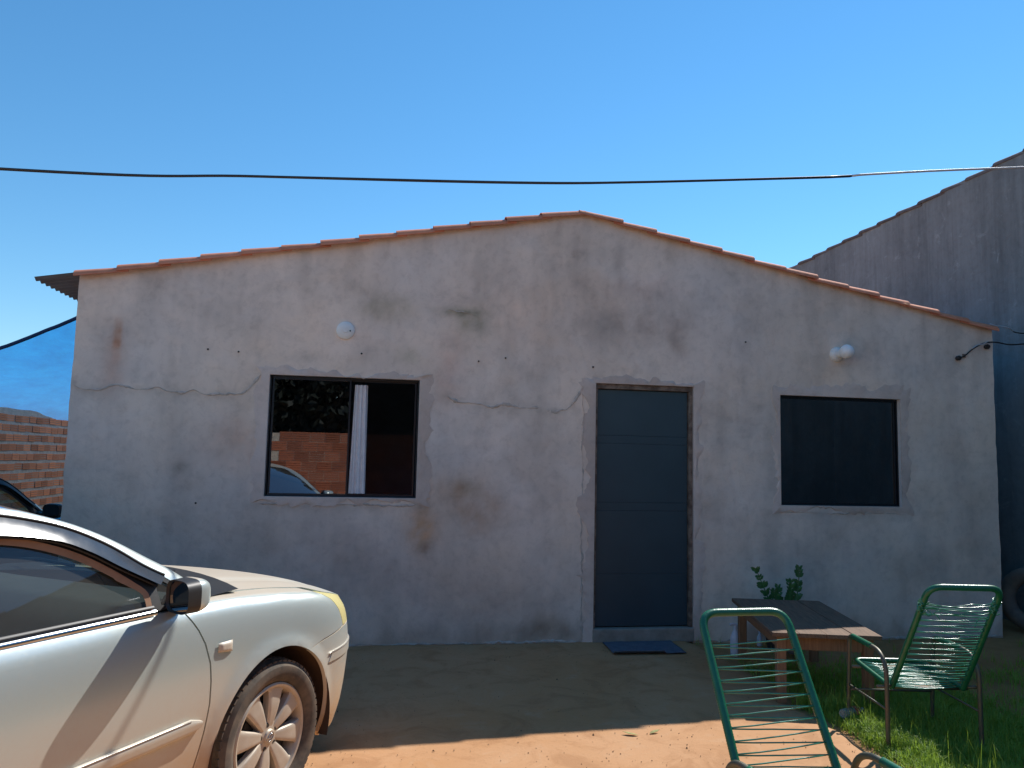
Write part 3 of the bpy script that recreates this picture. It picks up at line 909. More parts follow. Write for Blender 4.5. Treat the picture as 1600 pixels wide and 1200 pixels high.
def net_material():
    m, nt, nd, lk, b = nodes_of('blue_shade_net')
    nd.remove(b)
    v = objcoord(nt, (1.0, 0.35, 1.0))
    n1 = tex_noise(nt, v, 5.0, 7.0, 0.7, 0.6)
    n2 = tex_noise(nt, objcoord(nt, (60.0, 4.0, 60.0)), 3.0, 3.0, 0.7)
    c = mixc(nt, ramp(nt, n1, [(0.35, 0.0), (0.65, 1.0)]), (0.003, 0.29, 0.74), (0.006, 0.40, 0.88))
    c = mixc(nt, ramp(nt, n2, [(0.4, 0.0), (0.7, 0.5)]), c, (0.003, 0.20, 0.56))
    df = nd.new('ShaderNodeBsdfDiffuse'); tl = nd.new('ShaderNodeBsdfTranslucent'); tp = nd.new('ShaderNodeBsdfTransparent')
    lk.new(c, df.inputs[0]); lk.new(c, tl.inputs[0]); tp.inputs[0].default_value = (0.9, 0.95, 1.0, 1)
    m1 = nd.new('ShaderNodeMixShader'); m1.inputs[0].default_value = 0.62
    lk.new(df.outputs[0], m1.inputs[1]); lk.new(tl.outputs[0], m1.inputs[2])
    m2 = nd.new('ShaderNodeMixShader'); m2.inputs[0].default_value = 0.14
    lk.new(m1.outputs[0], m2.inputs[1]); lk.new(tp.outputs[0], m2.inputs[2])
    lk.new(m2.outputs[0], nd['Material Output'].inputs['Surface'])
    return m
M_NET = net_material()
M_HEM = pm('net_hem', (0.008, 0.045, 0.14), (0.006, 0.03, 0.10), 0.9, scale=12)
net = empty('shade_net', (0.35, 1.15, 0)); tag(net, 'blue shade net stretched between the brick wall and the house', 'shade net')
def net_xyz(a, t):
    x = -0.60+1.86*a
    if a < 0: x = -0.60+1.86*a
    y = 1.15+t*7.6
    sag = 0.11*math.sin(PI*a)*(0.6+0.4*math.sin(t*9))
    z = (2.035+(2.80-2.035)*a**0.9 if a >= 0 else 2.035+1.2*a) - sag*0.7*(a > 0) + 0.012*fbm(x*3, y*1.5, 2.0, 4)
    y2 = y+0.16*math.sin(PI*a)*max(0, 1-t*6)
    return (x-0.35, y2-1.15, z)
nm = MB(); nm.grid(60, 130, lambda a, t: net_xyz(-0.2+1.2*a, t)); nm.build('net_sheet', M_NET, net, smooth=180)
nm = MB(); nm.tube([Vector(net_xyz(k/40, 0))+Vector((0, -0.01, -0.004)) for k in range(41)], lambda s_: 0.017, 8); nm.build('hem', M_HEM, net, smooth=180)

# ------------------------------------------------------------------ trees behind the photographer (seen in the window glass)
M_LEAF_D = pm('dark_leaf', (0.006, 0.011, 0.005), (0.004, 0.008, 0.004), 0.7, scale=3)
M_BARK = pm('bark', (0.12, 0.09, 0.07), (0.08, 0.06, 0.045), 0.95, scale=12, bumps=0.5)
rt = random.Random(3)
cr = MB()
for k in range(9000):
    u_ = rt.random()*2*PI; w_ = rt.random()*2-1; rr = 1.9*(0.35+0.65*rt.random())*(1+0.25*math.sin(3*u_)*w_)
    p = Vector((rr*math.cos(u_)*math.sqrt(1-w_*w_), rr*math.sin(u_)*math.sqrt(1-w_*w_), 3.1+2.3*w_*(0.5+0.5*rt.random())))
    a_ = Vector((rt.uniform(-1, 1), rt.uniform(-1, 1), rt.uniform(-1, 1))).normalized()*0.13
    b_ = a_.cross(Vector((rt.uniform(-1, 1), rt.uniform(-1, 1), rt.uniform(-1, 1)))).normalized()*0.07
    cr.add([p-a_, p+b_, p+a_, p-b_], [(0, 1, 2, 3)])
crown_me = cr.mesh('crown', M_LEAF_D)
tk = MB(); tk.tube(catmull([(0, 0, -0.03), (0.05, 0, 1.2), (0, 0.06, 2.4), (0.1, 0, 3.6)], 10), lambda s_: 0.16-0.09*s_, 10)
for q in range(5):
    an = q*1.3; tk.tube(catmull([(0.02, 0.03, 2.0+0.2*q), (0.5*math.cos(an), 0.5*math.sin(an), 2.9+0.1*q), (1.2*math.cos(an), 1.2*math.sin(an), 3.7)], 6), lambda s_: 0.07-0.04*s_, 6)
trunk_me = tk.mesh('trunk', M_BARK, 180)
TL = ['at the left end', 'in the middle', 'at the right end']
for i in range(3):
    t_ = empty('shade_tree', (0.6+i*2.3+rt.uniform(-.3, .3), -13.2+rt.uniform(-.8, .8), 0), rt.uniform(0, 6)); t_.scale = (1, 1, rt.uniform(0.85, 1.15))
    tag(t_, 'dark leafy tree beyond the street wall, '+TL[i]+' of the row', 'tree', 'trees beyond the street wall')
    link_mesh('crown', crown_me, t_); link_mesh('trunk', trunk_me, t_)

# ================================================================== CARS
U0, UF, HW, PW, QL = 0.20, 0.93, 0.86, 2.8, 1.15
UR0, URF = -2.95, -3.66
ARC_F, ARC_R, AR = (0.01, 0.318), (-2.70, 0.318), 0.375
zS = curve1([(-3.7, 0.93), (-3.0, 0.955), (-0.6, 0.945), (-0.3, 0.935), (0.0, 0.912), (0.3, 0.875), (0.5, 0.835), (0.7, 0.785), (0.85, 0.735), (0.93, 0.70)])
zC = curve1([(-0.45, 0.985), (0.0, 0.965), (0.2, 0.943), (0.5, 0.90), (0.75, 0.84), (0.87, 0.785), (0.93, 0.72)])
f_low = curve1([(0.15, 0.075), (0.2, 0.058), (0.3, 0.030), (0.45, 0.010), (0.6, 0.0), (1.2, 0.0)])
f_upp = curve1([(0.0, 0.062), (0.012, 0.050), (0.04, 0.030), (0.10, 0.014), (0.18, 0.005), (0.28, 0.0), (2, 0.0)])
def plan(q):
    if q > U0:
        a = min(PI/2, (q-U0)/QL*PI/2)
        return U0+(UF-U0)*max(0, math.sin(a))**(2/PW), HW*max(0, math.cos(a))**(2/PW)
    if q < UR0:
        a = min(PI/2, (UR0-q)/QL*PI/2)
        return UR0+(URF-UR0)*max(0, math.sin(a))**(2/PW), HW*max(0, math.cos(a))**(2/PW)
    return q, HW
def Q(u):
    if u > U0: return U0+QL*math.asin(min(1, ((u-U0)/(UF-U0))**(PW/2)))/(PI/2)
    if u < UR0: return UR0-QL*math.asin(min(1, ((u-UR0)/(URF-UR0))**(PW/2)))/(PI/2)
    return u
def hw_at(u):
    if u > U0: return HW*max(0.0, 1-((u-U0)/(UF-U0))**PW)**(1/PW)
    return HW
QE = U0+QL; QR = UR0-QL
def hoodz(u, y):
    u = min(u, UF)
    h = max(0.02, hw_at(u)*(1-0.062/HW))
    r = min(1.0, abs(y)/h)
    return zS(u)+(zC(u)-zS(u))*(1-r**2.4)
def side(q, w):
    u, hw = plan(q)
    zs = zS(u)
    if w <= zs:
        z = w
        ins = f_low(z)+f_upp(zs-z)
    else:
        ins = 0.062+(w-zs); z = None
    k = 1-ins/HW
    y = -hw*k
    if u > U0: u = U0+(u-U0)*(1-ins/0.95)
    elif u < UR0: u = UR0+(u-UR0)*(1-ins/0.95)
    if z is None: z = hoodz(u, y)
    if z < 0.80:
        for c in (ARC_F, ARC_R):
            d = math.hypot(u-c[0], z-c[1])
            y -= 0.013*math.exp(-((d-AR-0.006)/0.028)**2)
    return (u, y, z)
def gh(u, z, off=0.0):                                    # greenhouse side plane
    return (u, -(0.805-0.42*(z-0.95))-off, z)

def inside(poly, x, y):
    r = False; j = len(poly)-1
    for i in range(len(poly)):
        xi, yi = poly[i]; xj, yj = poly[j]
        if (yi > y) != (yj > y) and x < (xj-xi)*(y-yi)/(yj-yi)+xi: r = not r
        j = i
    return r
def densify(poly, st):
    out = []
    for i in range(len(poly)):
        a = poly[i]; c = poly[(i+1) % len(poly)]
        n = max(1, int(math.hypot(c[0]-a[0], c[1]-a[1])/st))
        out += [(a[0]+(c[0]-a[0])*k/n, a[1]+(c[1]-a[1])*k/n) for k in range(n)]
    return out
def panel_mb(poly, surf, cell=0.03, ret=None, holes=()):
    loops = [densify(p, cell) for p in (poly, *holes)]
    pts = []; edges = []
    for lp in loops:
        o = len(pts); n = len(lp)
        pts += lp
        edges += [(o+i, o+(i+1) % n) for i in range(n)]
    nb = len(pts)
    x0 = min(p[0] for p in loops[0]); x1 = max(p[0] for p in loops[0]); y0 = min(p[1] for p in loops[0]); y1 = max(p[1] for p in loops[0])
    B = np.array(pts)
    nx = max(2, int((x1-x0)/cell)); ny = max(2, int((y1-y0)/cell))
    for i in range(nx+1):
        for j in range(ny+1):
            p = (x0+(x1-x0)*i/nx, y0+(y1-y0)*j/ny)
            if not inside(loops[0], *p) or any(inside(h, *p) for h in loops[1:]): continue
            if np.min((B[:, 0]-p[0])**2+(B[:, 1]-p[1])**2) < (cell*0.45)**2: continue
            pts.append(p)
    vo, eo, fo, ov, oe, of = delaunay_2d_cdt([Vector(p) for p in pts], edges, [], 0, 1e-6)
    mb = MB()
    vs = [surf(p.x, p.y) for p in vo]
    fs = []
    for t in fo:
        cx = sum(vo[i].x for i in t)/3; cy = sum(vo[i].y for i in t)/3
        if inside(loops[0], cx, cy) and not any(inside(h, cx, cy) for h in loops[1:]): fs.append(tuple(t))
    mb.add(vs, fs)
    if ret is not None:
        for lp in loops:
            n = len(lp)
            top = [Vector(surf(*p)) for p in lp]
            R = Vector(ret)
            o = len(mb.v)
            mb.v += [tuple(p) for p in top]+[tuple(p+R) for p in top]
            mb.f += [(o+i, o+(i+1) % n, o+n+(i+1) % n, o+n+i) for i in range(n)]
    return mb
def mirror(mb):
    m = MB(); m.v = [(x, -y, z) for x, y, z in mb.v]; m.f = [tuple(reversed(q)) for q in mb.f]
    return m
def arc(c, r, a0, a1, n):
    return [(c[0]+r*math.cos(math.radians(a0+(a1-a0)*k/n)), c[1]+r*math.sin(math.radians(a0+(a1-a0)*k/n))) for k in range(n+1)]
def QW(pts): return [(Q(u), w) for u, w in pts]

DOOR_EDGE = [(-0.515, 0.945), (-0.505, 0.92), (-0.455, 0.85), (-0.425, 0.795), (-0.400, 0.72), (-0.393, 0.65), (-0.393, 0.565), (-0.405, 0.47), (-0.425, 0.385), (-0.455, 0.27)]
ba = math.degrees(math.asin((0.20-ARC_F[1])/AR))
P_FENDER = QW([(u+0.004, w) for u, w in DOOR_EDGE]+[(-0.46, 0.20)]+arc(ARC_F, AR, 180-ba, 60, 26)+[(0.33, 0.664), (0.535, 0.685), (0.530, 0.71), (0.505, 0.765), (0.45, 0.825), (0.39, zS(0.39)-0.003), (0.355, zS(0.355)+0.03), (0.33, zS(0.33)+0.085), (0.1, zS(0.1)+0.095), (-0.20, zS(-0.2)+0.075), (-0.31, zS(-0.31)+0.045)])
P_BUMPER = QW(arc(ARC_F, AR, 60, -14, 20)+[(0.40, 0.20), (0.55, 0.19)])+[(QE, 0.19), (QE, 0.672)]+QW([(0.537, 0.679), (0.33, 0.658)])
P_LIGHT = QW([(0.537, 0.712), (0.541, 0.687)])+[(Q(0.541)+0.30, 0.682), (Q(0.541)+0.42, 0.69), (Q(0.541)+0.40, 0.755)]+QW([(0.66, zS(0.66)), (0.50, zS(0.50)+0.012), (0.36, zS(0.36)+0.03), (0.395, zS(0.395)-0.003), (0.455, 0.825), (0.511, 0.765)])
P_GRILLE = [(Q(0.541)+0.44, 0.69), (QE, 0.69), (QE, 0.745), (Q(0.541)+0.43, 0.745)]
P_DOOR = list(reversed([(u-0.004, w) for u, w in DOOR_EDGE]))[:-1]+[(-0.52, 0.937), (-1.56, 0.937), (-1.575, 0.8), (-1.575, 0.4), (-1.56, 0.262)]
P_DOOR = [(u, w) for u, w in P_DOOR]
P_DOOR2 = [(-1.585, 0.262), (-1.583, 0.4), (-1.583, 0.8), (-1.568, 0.937), (-2.62, 0.937), (-2.66, 0.80)]+arc(ARC_R, AR+0.05, 85, 12, 14)+[(-2.29, 0.262)]
P_ROCKER = QW([(-0.46, 0.255), (-2.345, 0.255), (-2.345, 0.165), (-0.46, 0.165)])
P_QUARTER = QW([(-2.628, 0.945), (-2.67, 0.80)]+arc(ARC_R, AR+0.046, 85, 12, 14)+[(-2.30, 0.20)]+arc(ARC_R, AR, -ba if False else 0-18, 198, 30)+[(-3.12, 0.20)])+[(QR, 0.20), (QR, 0.93), (Q(-3.3), 0.945)]
P_HOOD = [(-0.22, 0.0)]

def eo_ei(n=60):
    EO = catmull([(-0.40, -0.800, 0.955), (-0.50, -0.775, 1.02), (-0.569, -0.755, 1.066), (-0.645, -0.735, 1.106), (-0.769, -0.70, 1.189), (-0.9, -0.675, 1.252), (-1.03, -0.657, 1.293), (-1.2, -0.645, 1.325), (-1.6, -0.635, 1.36), (-2.0, -0.63, 1.365), (-2.4, -0.637, 1.335), (-2.7, -0.665, 1.25), (-3.0, -0.735, 1.06), (-3.15, -0.785, 0.965)], n)
    EI = catmull([(-0.30, -0.745, 0.940), (-0.417, -0.700, 1.025), (-0.497, -0.675, 1.080), (-0.695, -0.635, 1.185), (-0.83, -0.610, 1.245), (-0.95, -0.595, 1.285), (-1.10, -0.58, 1.325), (-1.5, -0.565, 1.375), (-2.0, -0.56, 1.385), (-2.4, -0.565, 1.365), (-2.75, -0.59, 1.29), (-3.1, -0.65, 1.08), (-3.27, -0.69, 0.98)], n)
    return EO, EI
EO, EI = eo_ei()
WIN1 = [(-0.645, 0.952), (-0.648, 1.015), (-0.70, 1.06), (-0.765, 1.105), (-0.84, 1.150), (-0.915, 1.187), (-1.012, 1.222), (-1.112, 1.245), (-1.30, 1.27), (-1.54, 1.29), (-1.54, 0.952)]
WIN2 = [(-1.64, 0.952), (-1.64, 1.295), (-1.9, 1.30), (-2.2, 1.29), (-2.42, 1.255), (-2.55, 1.20), (-2.60, 0.952)]
WINQ = [(-0.47, 0.962), (-0.60, 0.962), (-0.605, 1.03), (-0.575, 1.048), (-0.52, 1.012)]
FRAME = [(-0.42, 0.948)]+[(p.x, p.z-0.004) for p in EO if -0.45 > p.x > -2.68]+[(-2.72, 1.22), (-2.80, 0.948)]

def interp_curve(pts, u):
    for a, c in zip(pts, pts[1:]):
        if (a[0] >= u >= c[0]): return a[1]+(c[1]-a[1])*(a[0]-u)/max(1e-6, a[0]-c[0])
    return pts[-1][1]

def wheel_meshes(MM):
    d = {}
    t = MB()
    prof = [(0.222, -0.075), (0.232, -0.088), (0.262, -0.103), (0.290, -0.101), (0.306, -0.088), (0.316, -0.066), (0.318, -0.03), (0.318, 0.03), (0.316, 0.066), (0.306, 0.088), (0.29, 0.1), (0.25, 0.098), (0.225, 0.08)]
    t.lathe(prof, 72, 'y', cap=False)
    d['tyre'] = t.mesh('tyre', MM['tyre'], 35)
    tb = MB()                                             # tread blocks
    for k in range(60):
        a = 2*PI*k/60
        for s_, y in ((0, -0.072), (0.5, -0.03), (0, 0.012), (0.5, 0.055)):
            aa = a+s_*2*PI/60
            R_ = Matrix.Rotation(-aa, 3, 'Y')
            tb.box(R_ @ Vector((0.3165 if abs(y) < 0.07 else 0.3095, y, 0)), (0.010, 0.030, 0.024), R_)
    d['tread'] = tb.mesh('tread', MM['tyre'])
    r = MB()
    r.lathe([(0.222, -0.080), (0.214, -0.086), (0.205, -0.083), (0.197, -0.070), (0.190, -0.03), (0.188, 0.05), (0.21, 0.085)], 60, 'y', cap=False)
    d['rim'] = r.mesh('rim', MM['rim'], 35)
    w = MB()
    w.lathe([(0.0, -0.02), (0.185, -0.02), (0.186, 0.02), (0.0, 0.02)], 32, 'y')
    w.lathe([(0.05, -0.035), (0.135, -0.035), (0.135, -0.022), (0.05, -0.022)], 32, 'y')
    d['brake'] = w.mesh('brake_disc', MM['dark'], 35)
    sp = MB()
    def spoke_pt(a, t):
        rr = 0.040+(0.200-0.040)*a
        hwid = 0.017+0.030*a**0.9
        if a > 0.9: hwid += 0.012*((a-0.9)/0.1)**2
        x = (t-0.5)*2*hwid
        y = -0.070-0.006*math.sin(PI*min(1, a*1.02))-0.006*a + 0.007*(abs(t-0.5)*2)**7
        return (x, y, math.sqrt(max(0, rr*rr-x*x*0.5)))
    sp.grid(12, 15, spoke_pt, flip=True)
    def spoke_edge(sgn):
        def f(a, t):
            p = spoke_pt(a, 0.0 if sgn < 0 else 1.0)
            return (p[0], p[1]+0.03*t, p[2])
        return f
    sp.grid(12, 2, spoke_edge(-1)); sp.grid(12, 2, spoke_edge(1), flip=True)
    d['spoke'] = sp.mesh('spoke', MM['rim'], 22)
    hb_ = MB()
    hb_.lathe([(0.0, -0.080), (0.026, -0.080), (0.030, -0.076), (0.032, -0.072), (0.062, -0.068), (0.070, -0.058), (0.07, -0.03)], 32, 'y')
    d['hub'] = hb_.mesh('hub_cap', MM['rim'], 40)
    em = MB()
    def ell(cx, cz, rx, rz, rt_):
        em.tube([(cx+rx*math.cos(2*PI*k/28), -0.0812, cz+rz*math.sin(2*PI*k/28)) for k in range(28)], rt_, 6, closed=True)
    ell(0, 0, 0.021, 0.0145, 0.0016); ell(0, 0.004, 0.0135, 0.0055, 0.0013); ell(0, -0.0005, 0.0055, 0.0135, 0.0013)
    d['emblem'] = em.mesh('emblem', MM['emblem'], 180)
    lg = MB(); lg.lathe([(0.0, -0.0745), (0.0095, -0.0745), (0.011, -0.060)], 14, 'y')
    d['lug'] = lg.mesh('lug_recess', MM['dark'], 40)
    return d
def put_wheel(parent, u, y, sgn, wm, steer=0.0):
    w = empty('wheel', (u, y, 0.318), (0 if sgn < 0 else PI)+steer); w.parent = parent
    tyre = link_mesh('tyre', wm['tyre'], w); link_mesh('tread', wm['tread'], w)
    link_mesh('rim', wm['rim'], w); link_mesh('brake_disc', wm['brake'], w)
    for k in range(8):
        s_ = link_mesh('spoke', wm['spoke'], w); s_.rotation_euler = (0, 2*PI*k/8+0.17, 0)
    hb_ = link_mesh('hub_cap', wm['hub'], w)
    e_ = link_mesh('emblem', wm['emblem'], w); e_.rotation_euler = (0, -0.5, 0)
    for k in range(5):
        a = 2*PI*k/5+0.5
        l_ = link_mesh('lug_recess', wm['lug'], w); l_.location = (0.050*math.cos(a), 0.003, 0.050*math.sin(a))

def car_paint(name, base, dust_amt, metal=0.55, rough=0.32):
    m, nt, nd, lk, b = nodes_of(name)
    v = objcoord(nt)
    sx = nd.new('ShaderNodeSeparateXYZ'); lk.new(v, sx.inputs[0])
    mr = nd.new('ShaderNodeMapRange'); mr.inputs['From Min'].default_value = 0.74; mr.inputs['From Max'].default_value = 0.30
    mr.inputs['To Min'].default_value = 0.0; mr.inputs['To Max'].default_value = 1.0
    lk.new(sx.outputs['Z'], mr.inputs['Value'])
    n1 = tex_noise(nt, v, 3.0, 8.0, 0.7, 0.5)
    n2 = tex_noise(nt, v, 55.0, 5.0, 0.7)
    mu = nd.new('ShaderNodeMath'); mu.operation = 'MULTIPLY'
    lk.new(mr.outputs[0], mu.inputs[0]); lk.new(ramp(nt, n1, [(0.25, 0.55), (0.75, 1.2)]), mu.inputs[1])
    mu2 = nd.new('ShaderNodeMath'); mu2.operation = 'MULTIPLY'; mu2.use_clamp = True
    lk.new(mu.outputs[0], mu2.inputs[0]); mu2.inputs[1].default_value = dust_amt
    mu3 = nd.new('ShaderNodeMath'); mu3.operation = 'ADD'; mu3.use_clamp = True
    lk.new(mu2.outputs[0], mu3.inputs[0]); lk.new(ramp(nt, n2, [(0.5, 0.0), (0.75, 0.08*min(1, dust_amt*2))]), mu3.inputs[1])
    # dust settled on the flat top of the hood
    geo = nd.new('ShaderNodeNewGeometry'); sn = nd.new('ShaderNodeSeparateXYZ'); lk.new(geo.outputs['Normal'], sn.inputs[0])
    mt = nd.new('ShaderNodeMapRange'); mt.inputs['From Min'].default_value = 0.90; mt.inputs['From Max'].default_value = 0.99
    mt.inputs['To Min'].default_value = 0.0; mt.inputs['To Max'].default_value = 0.55*min(1, dust_amt*1.5)
    lk.new(sn.outputs['Z'], mt.inputs['Value'])
    mu4 = nd.new('ShaderNodeMath'); mu4.operation = 'MAXIMUM'
    lk.new(mu3.outputs[0], mu4.inputs[0]); lk.new(mt.outputs[0], mu4.inputs[1])
    f = mu4.outputs[0]
    c = mixc(nt, f, base, (0.58, 0.36, 0.18))
    lk.new(c, b.inputs['Base Color'])
    mm = nd.new('ShaderNodeMapRange'); mm.inputs['To Min'].default_value = metal; mm.inputs['To Max'].default_value = 0.0
    lk.new(f, mm.inputs['Value']); lk.new(mm.outputs[0], b.inputs['Metallic'])
    mr2 = nd.new('ShaderNodeMapRange'); mr2.inputs['To Min'].default_value = rough; mr2.inputs['To Max'].default_value = 0.85
    lk.new(f, mr2.inputs['Value']); lk.new(mr2.outputs[0], b.inputs['Roughness'])
    b.inputs['Coat Weight'].default_value = 0.35
    b.inputs['Coat Roughness'].default_value = 0.12
    return m

def build_car(name, label, loc, rz, MM, full=True):
    car = empty(name, loc, rz)
    tag(car, label, 'car')
    both = (1, -1)
    inY = (0, 0.018, 0)
    def sided(nm, mb, mat, par=car, smooth=50, lab=None):
        a = mb.build(nm, mat, par, smooth); c = mirror(mb).build(nm, mat, par, smooth)
        return a, c
    sided('fender', panel_mb(P_FENDER, side, 0.025, inY), MM['paint'])
    # bumper: both halves in one piece
    pb = panel_mb(P_BUMPER, side, 0.025, (-0.006, 0.015, 0)); mb2 = mirror(pb); pb.add(mb2.v, mb2.f)
    bmp = pb.build('front_bumper', MM['paint'], car, 50)
    def strip(poly, off, mat, nm, par):
        m = panel_mb(poly, lambda q, w: tuple(Vector(side(q, w))+off_vec(q, w)*off), 0.03, (-0.003, 0.012, 0))
        return sided(nm, m, mat, par)
    def off_vec(q, w):
        a = Vector(side(q+0.004, w))-Vector(side(q-0.004, w)); c = Vector(side(q, w+0.004))-Vector(side(q, w-0.004))
        n = a.cross(c)
        if n.length < 1e-9: return Vector((0, -1, 0))
        n.normalize()
        return n if n.y < 0 or n.x > 0.5 else -n
    strip([(Q(0.37), 0.545), (QE-0.25, 0.545), (QE-0.25, 0.585), (Q(0.40), 0.585)], 0.005, MM['paint'], 'bumper_moulding', bmp)
    strip([(Q(0.375), 0.586), (QE-0.25, 0.586), (QE-0.25, 0.592), (Q(0.39), 0.592)], 0.007, MM['trim_light'], 'bumper_moulding_edge', bmp)
    sided('headlight', panel_mb(P_LIGHT, side, 0.025, (-0.01, 0.02, 0)), MM['lens'])
    gb = panel_mb(P_GRILLE, side, 0.03, (-0.01, 0, 0)); g2 = mirror(gb); gb.add(g2.v, g2.f); gb.build('grille', MM['dark'], car, 50)
    # hood
    def hood_edge(u): return max(0.03, hw_at(u)*(1-(0.062+0.099)/HW))
    hp = []
    for k in range(30):
        u = -0.20+(0.86+0.20)*k/29
        e_ = hood_edge(u)
        if u > 0.36: e_ = min(e_+0.075*min(1, (u-0.36)/0.06), hw_at(u)*0.90)
        hp.append((u, -e_))
    hp = hp+[(u, -y) for u, y in reversed(hp)]
    for k in range(1, 12):
        y = 0.69-1.38*k/12; hp.append((-0.20+0.07*(1-(y/0.69)**2)*1.0, y))
    def hsurf(u, y):
        z = hoodz(u, y)+0.003
        z -= 0.010*math.exp(-((abs(y)-0.50)/0.035)**2)*max(0, min(1, (0.75-u)/0.3))   # swage lines
        return (u, y, z)
    panel_mb(hp, hsurf, 0.03, (0, 0, -0.02)).build('hood', MM['paint'], car, 60)
    nz = MB(); nz.tube([(-0.02, -0.25, hoodz(-0.02, -0.25)-0.002), (-0.025, -0.25, hoodz(-0.02, -0.25)+0.014)], 0.011, 8); nz.build('washer_nozzle', MM['dark'], car, 40)
    # cowl
    cw = MB(); cw.grid(14, 2, lambda a, t: ((-0.34+0.30*(1-(2*a-1)**2)*0.75)+(0.26-0.04*(1-(2*a-1)**2))*t-0.05, (2*a-1)*0.735, 0.947+0.028*(1-(2*a-1)**2)-0.012*(1-t)+0.004))
    cw.build('cowl', MM['dark'], car, 60)
    for yo in (0.0, 0.55):
        wp = MB(); wp.tube(catmull([(-0.16, 0.10+yo*0.9, 0.985), (-0.22, -0.15+yo, 1.005), (-0.30, -0.50+yo, 1.01)], 10), 0.008, 6); wp.build('wiper', MM['dark'], car, 60)
    # doors
    for nm, poly, hu in (('front_door', P_DOOR, -1.40), ('rear_door', P_DOOR2, -2.40)):
        dm = panel_mb(poly, side, 0.03, inY)
        for o, sgn in zip(sided(nm, dm, MM['paint']), (1, -1)):
            us = -0.435 if nm == 'front_door' else -1.60
            ue = -1.565 if nm == 'front_door' else -2.27
            st = MB()
            sec = [(0.535, 0.000), (0.532, 0.012), (0.520, 0.016), (0.485, 0.014), (0.475, 0.0)]
            def spt(a, t):
                u = us+(ue-us)*a; k = t*(len(sec)-1); i0 = min(int(k), len(sec)-2); fr = k-i0
                z = sec[i0][0]+(sec[i0+1][0]-sec[i0][0])*fr; d = sec[i0][1]+(sec[i0+1][1]-sec[i0][1])*fr
                z -= 0.014*a if nm == 'front_door' else 0.014
                if a < 0.04: z = 0.505+(z-0.505)*(0.45+0.55*a/0.04)
                y = side(u, z)[1]-d-0.001
                return (u, y, z)
            st.grid(24, 13, spt, flip=True)
            if sgn < 0: st = mirror(st)
            st.build('rub_strip', MM['paint'], o, 50)
            sl_ = MB(); sl_.tube([(us+(ue-us)*k/20, side(us, 0.534)[1]-0.014, 0.533-(0.014*k/20 if nm == 'front_door' else 0.014)) for k in range(1, 21)], 0.0028, 6)
            if sgn < 0: sl_ = mirror(sl_)
            sl_.build('strip_highlight', MM['trim_light'], o, 180)
            hd = MB(); hd.tube(fillet([(hu+0.11, side(hu, 0.83)[1], 0.83), (hu+0.10, side(hu, 0.83)[1]-0.035, 0.832), (hu-0.10, side(hu, 0.83)[1]-0.035, 0.835), (hu-0.11, side(hu, 0.83)[1], 0.835)], 0.02), 0.014, 8)
            if sgn < 0: hd = mirror(hd)
            hd.build('door_handle', MM['paint'], o, 60)
    sided('rocker_panel', panel_mb(P_ROCKER, side, 0.06, inY), MM['paint'])
    qp = panel_mb(P_QUARTER, side, 0.04, inY); sided('rear_quarter', qp, MM['paint'])
    # side repeater
    sr = MB()
    sr.grid(9, 9, lambda a, t: (-0.362+0.078*a, side(-0.32, 0.766)[1]-0.004-0.010*(1-(2*a-1)**6)*(1-(2*t-1)**6), 0.745+0.040*t+0.010*(0.5-a)*(1-t)), flip=True)
    sided('side_repeater', sr, MM['repeater'])
    # chrome belt line
    bl = MB(); bl.grid(40, 5, lambda a, t: (-0.63-2.15*a, side(-1.0, 0.937)[1]-0.004-0.006*math.sin(PI*t)+0.010*t, 0.936+0.020*t), flip=True); sided('belt_trim', bl, MM['chrome'])
    bs = MB(); bs.grid(40, 4, lambda a, t: (-0.64-2.1*a, -0.806-0.006*math.sin(PI*t)+0.004*t, 0.958+0.012*t), flip=True); sided('belt_seal', bs, MM['dark'])
    # pillars, roof, glass
    n = len(EO)
    ihead = min(range(n), key=lambda i: abs(EI[i].x+1.10)); irear = min(range(n), key=lambda i: abs(EI[i].x+2.72))
    def rail_pt(a, t):
        k = a*(n-1); i0 = min(int(k), n-2); fr = k-i0
        o = EO[i0].lerp(EO[i0+1], fr); i_ = EI[i0].lerp(EI[i0+1], fr)
        p = o.lerp(i_, t); bulge = 0.020*math.sin(PI*t)
        return (p.x+bulge*0.3*(1 if a < 0.4 else 0), p.y-bulge*0.55, p.z+bulge*0.8)
    rl = MB(); rl.grid(90, 9, rail_pt, flip=False); sided('roof_pillar', rl, MM['paint'])
    def canopy(i0, i1, v):
        def f(a, t):
            k = i0+(i1-i0)*a; j = min(int(k), n-2); fr = k-j
            e_ = EI[j].lerp(EI[j+1], fr)
            w = 2*t-1
            s_ = k/(n-1); h_ = ihead/(n-1); r_ = irear/(n-1)
            cu_ = 0.20*(1-s_/h_)+0.06*(s_/h_) if s_ < h_ else (0.06*(1-(s_-h_)/(r_-h_)) if s_ < r_ else -0.09*(s_-r_)/(1-r_))
            cz_ = 0.03*(1-s_/h_)+0.045*(s_/h_) if s_ < h_ else (0.045 if s_ < r_ else 0.045-0.03*(s_-r_)/(1-r_))
            c_ = 1-abs(w)**2.2
            return (e_.x+cu_*c_, abs(e_.y)*w, e_.z+cz_*c_+v)
        return f
    ws = MB(); ws.grid(20, 25, canopy(0, ihead, 0.0)); ws.build('windshield', MM['glass'], car, 180)
    rf = MB(); rf.grid(24, 25, canopy(ihead, irear, 0.001)); rf.build('roof_panel', MM['paint'], car, 180)
    rw = MB(); rw.grid(12, 25, canopy(irear, n-1, 0.0)); rw.build('rear_window', MM['glass'], car, 180)
    hl = MB(); hl.grid(14, 17, lambda a, t: ((-1.12-1.58*a), (2*t-1)*0.55, 1.318+0.05*(1-(2*t-1)**2)-0.03*abs(2*a-1)**3)); hl.build('headliner', MM['interior'], car, 180)
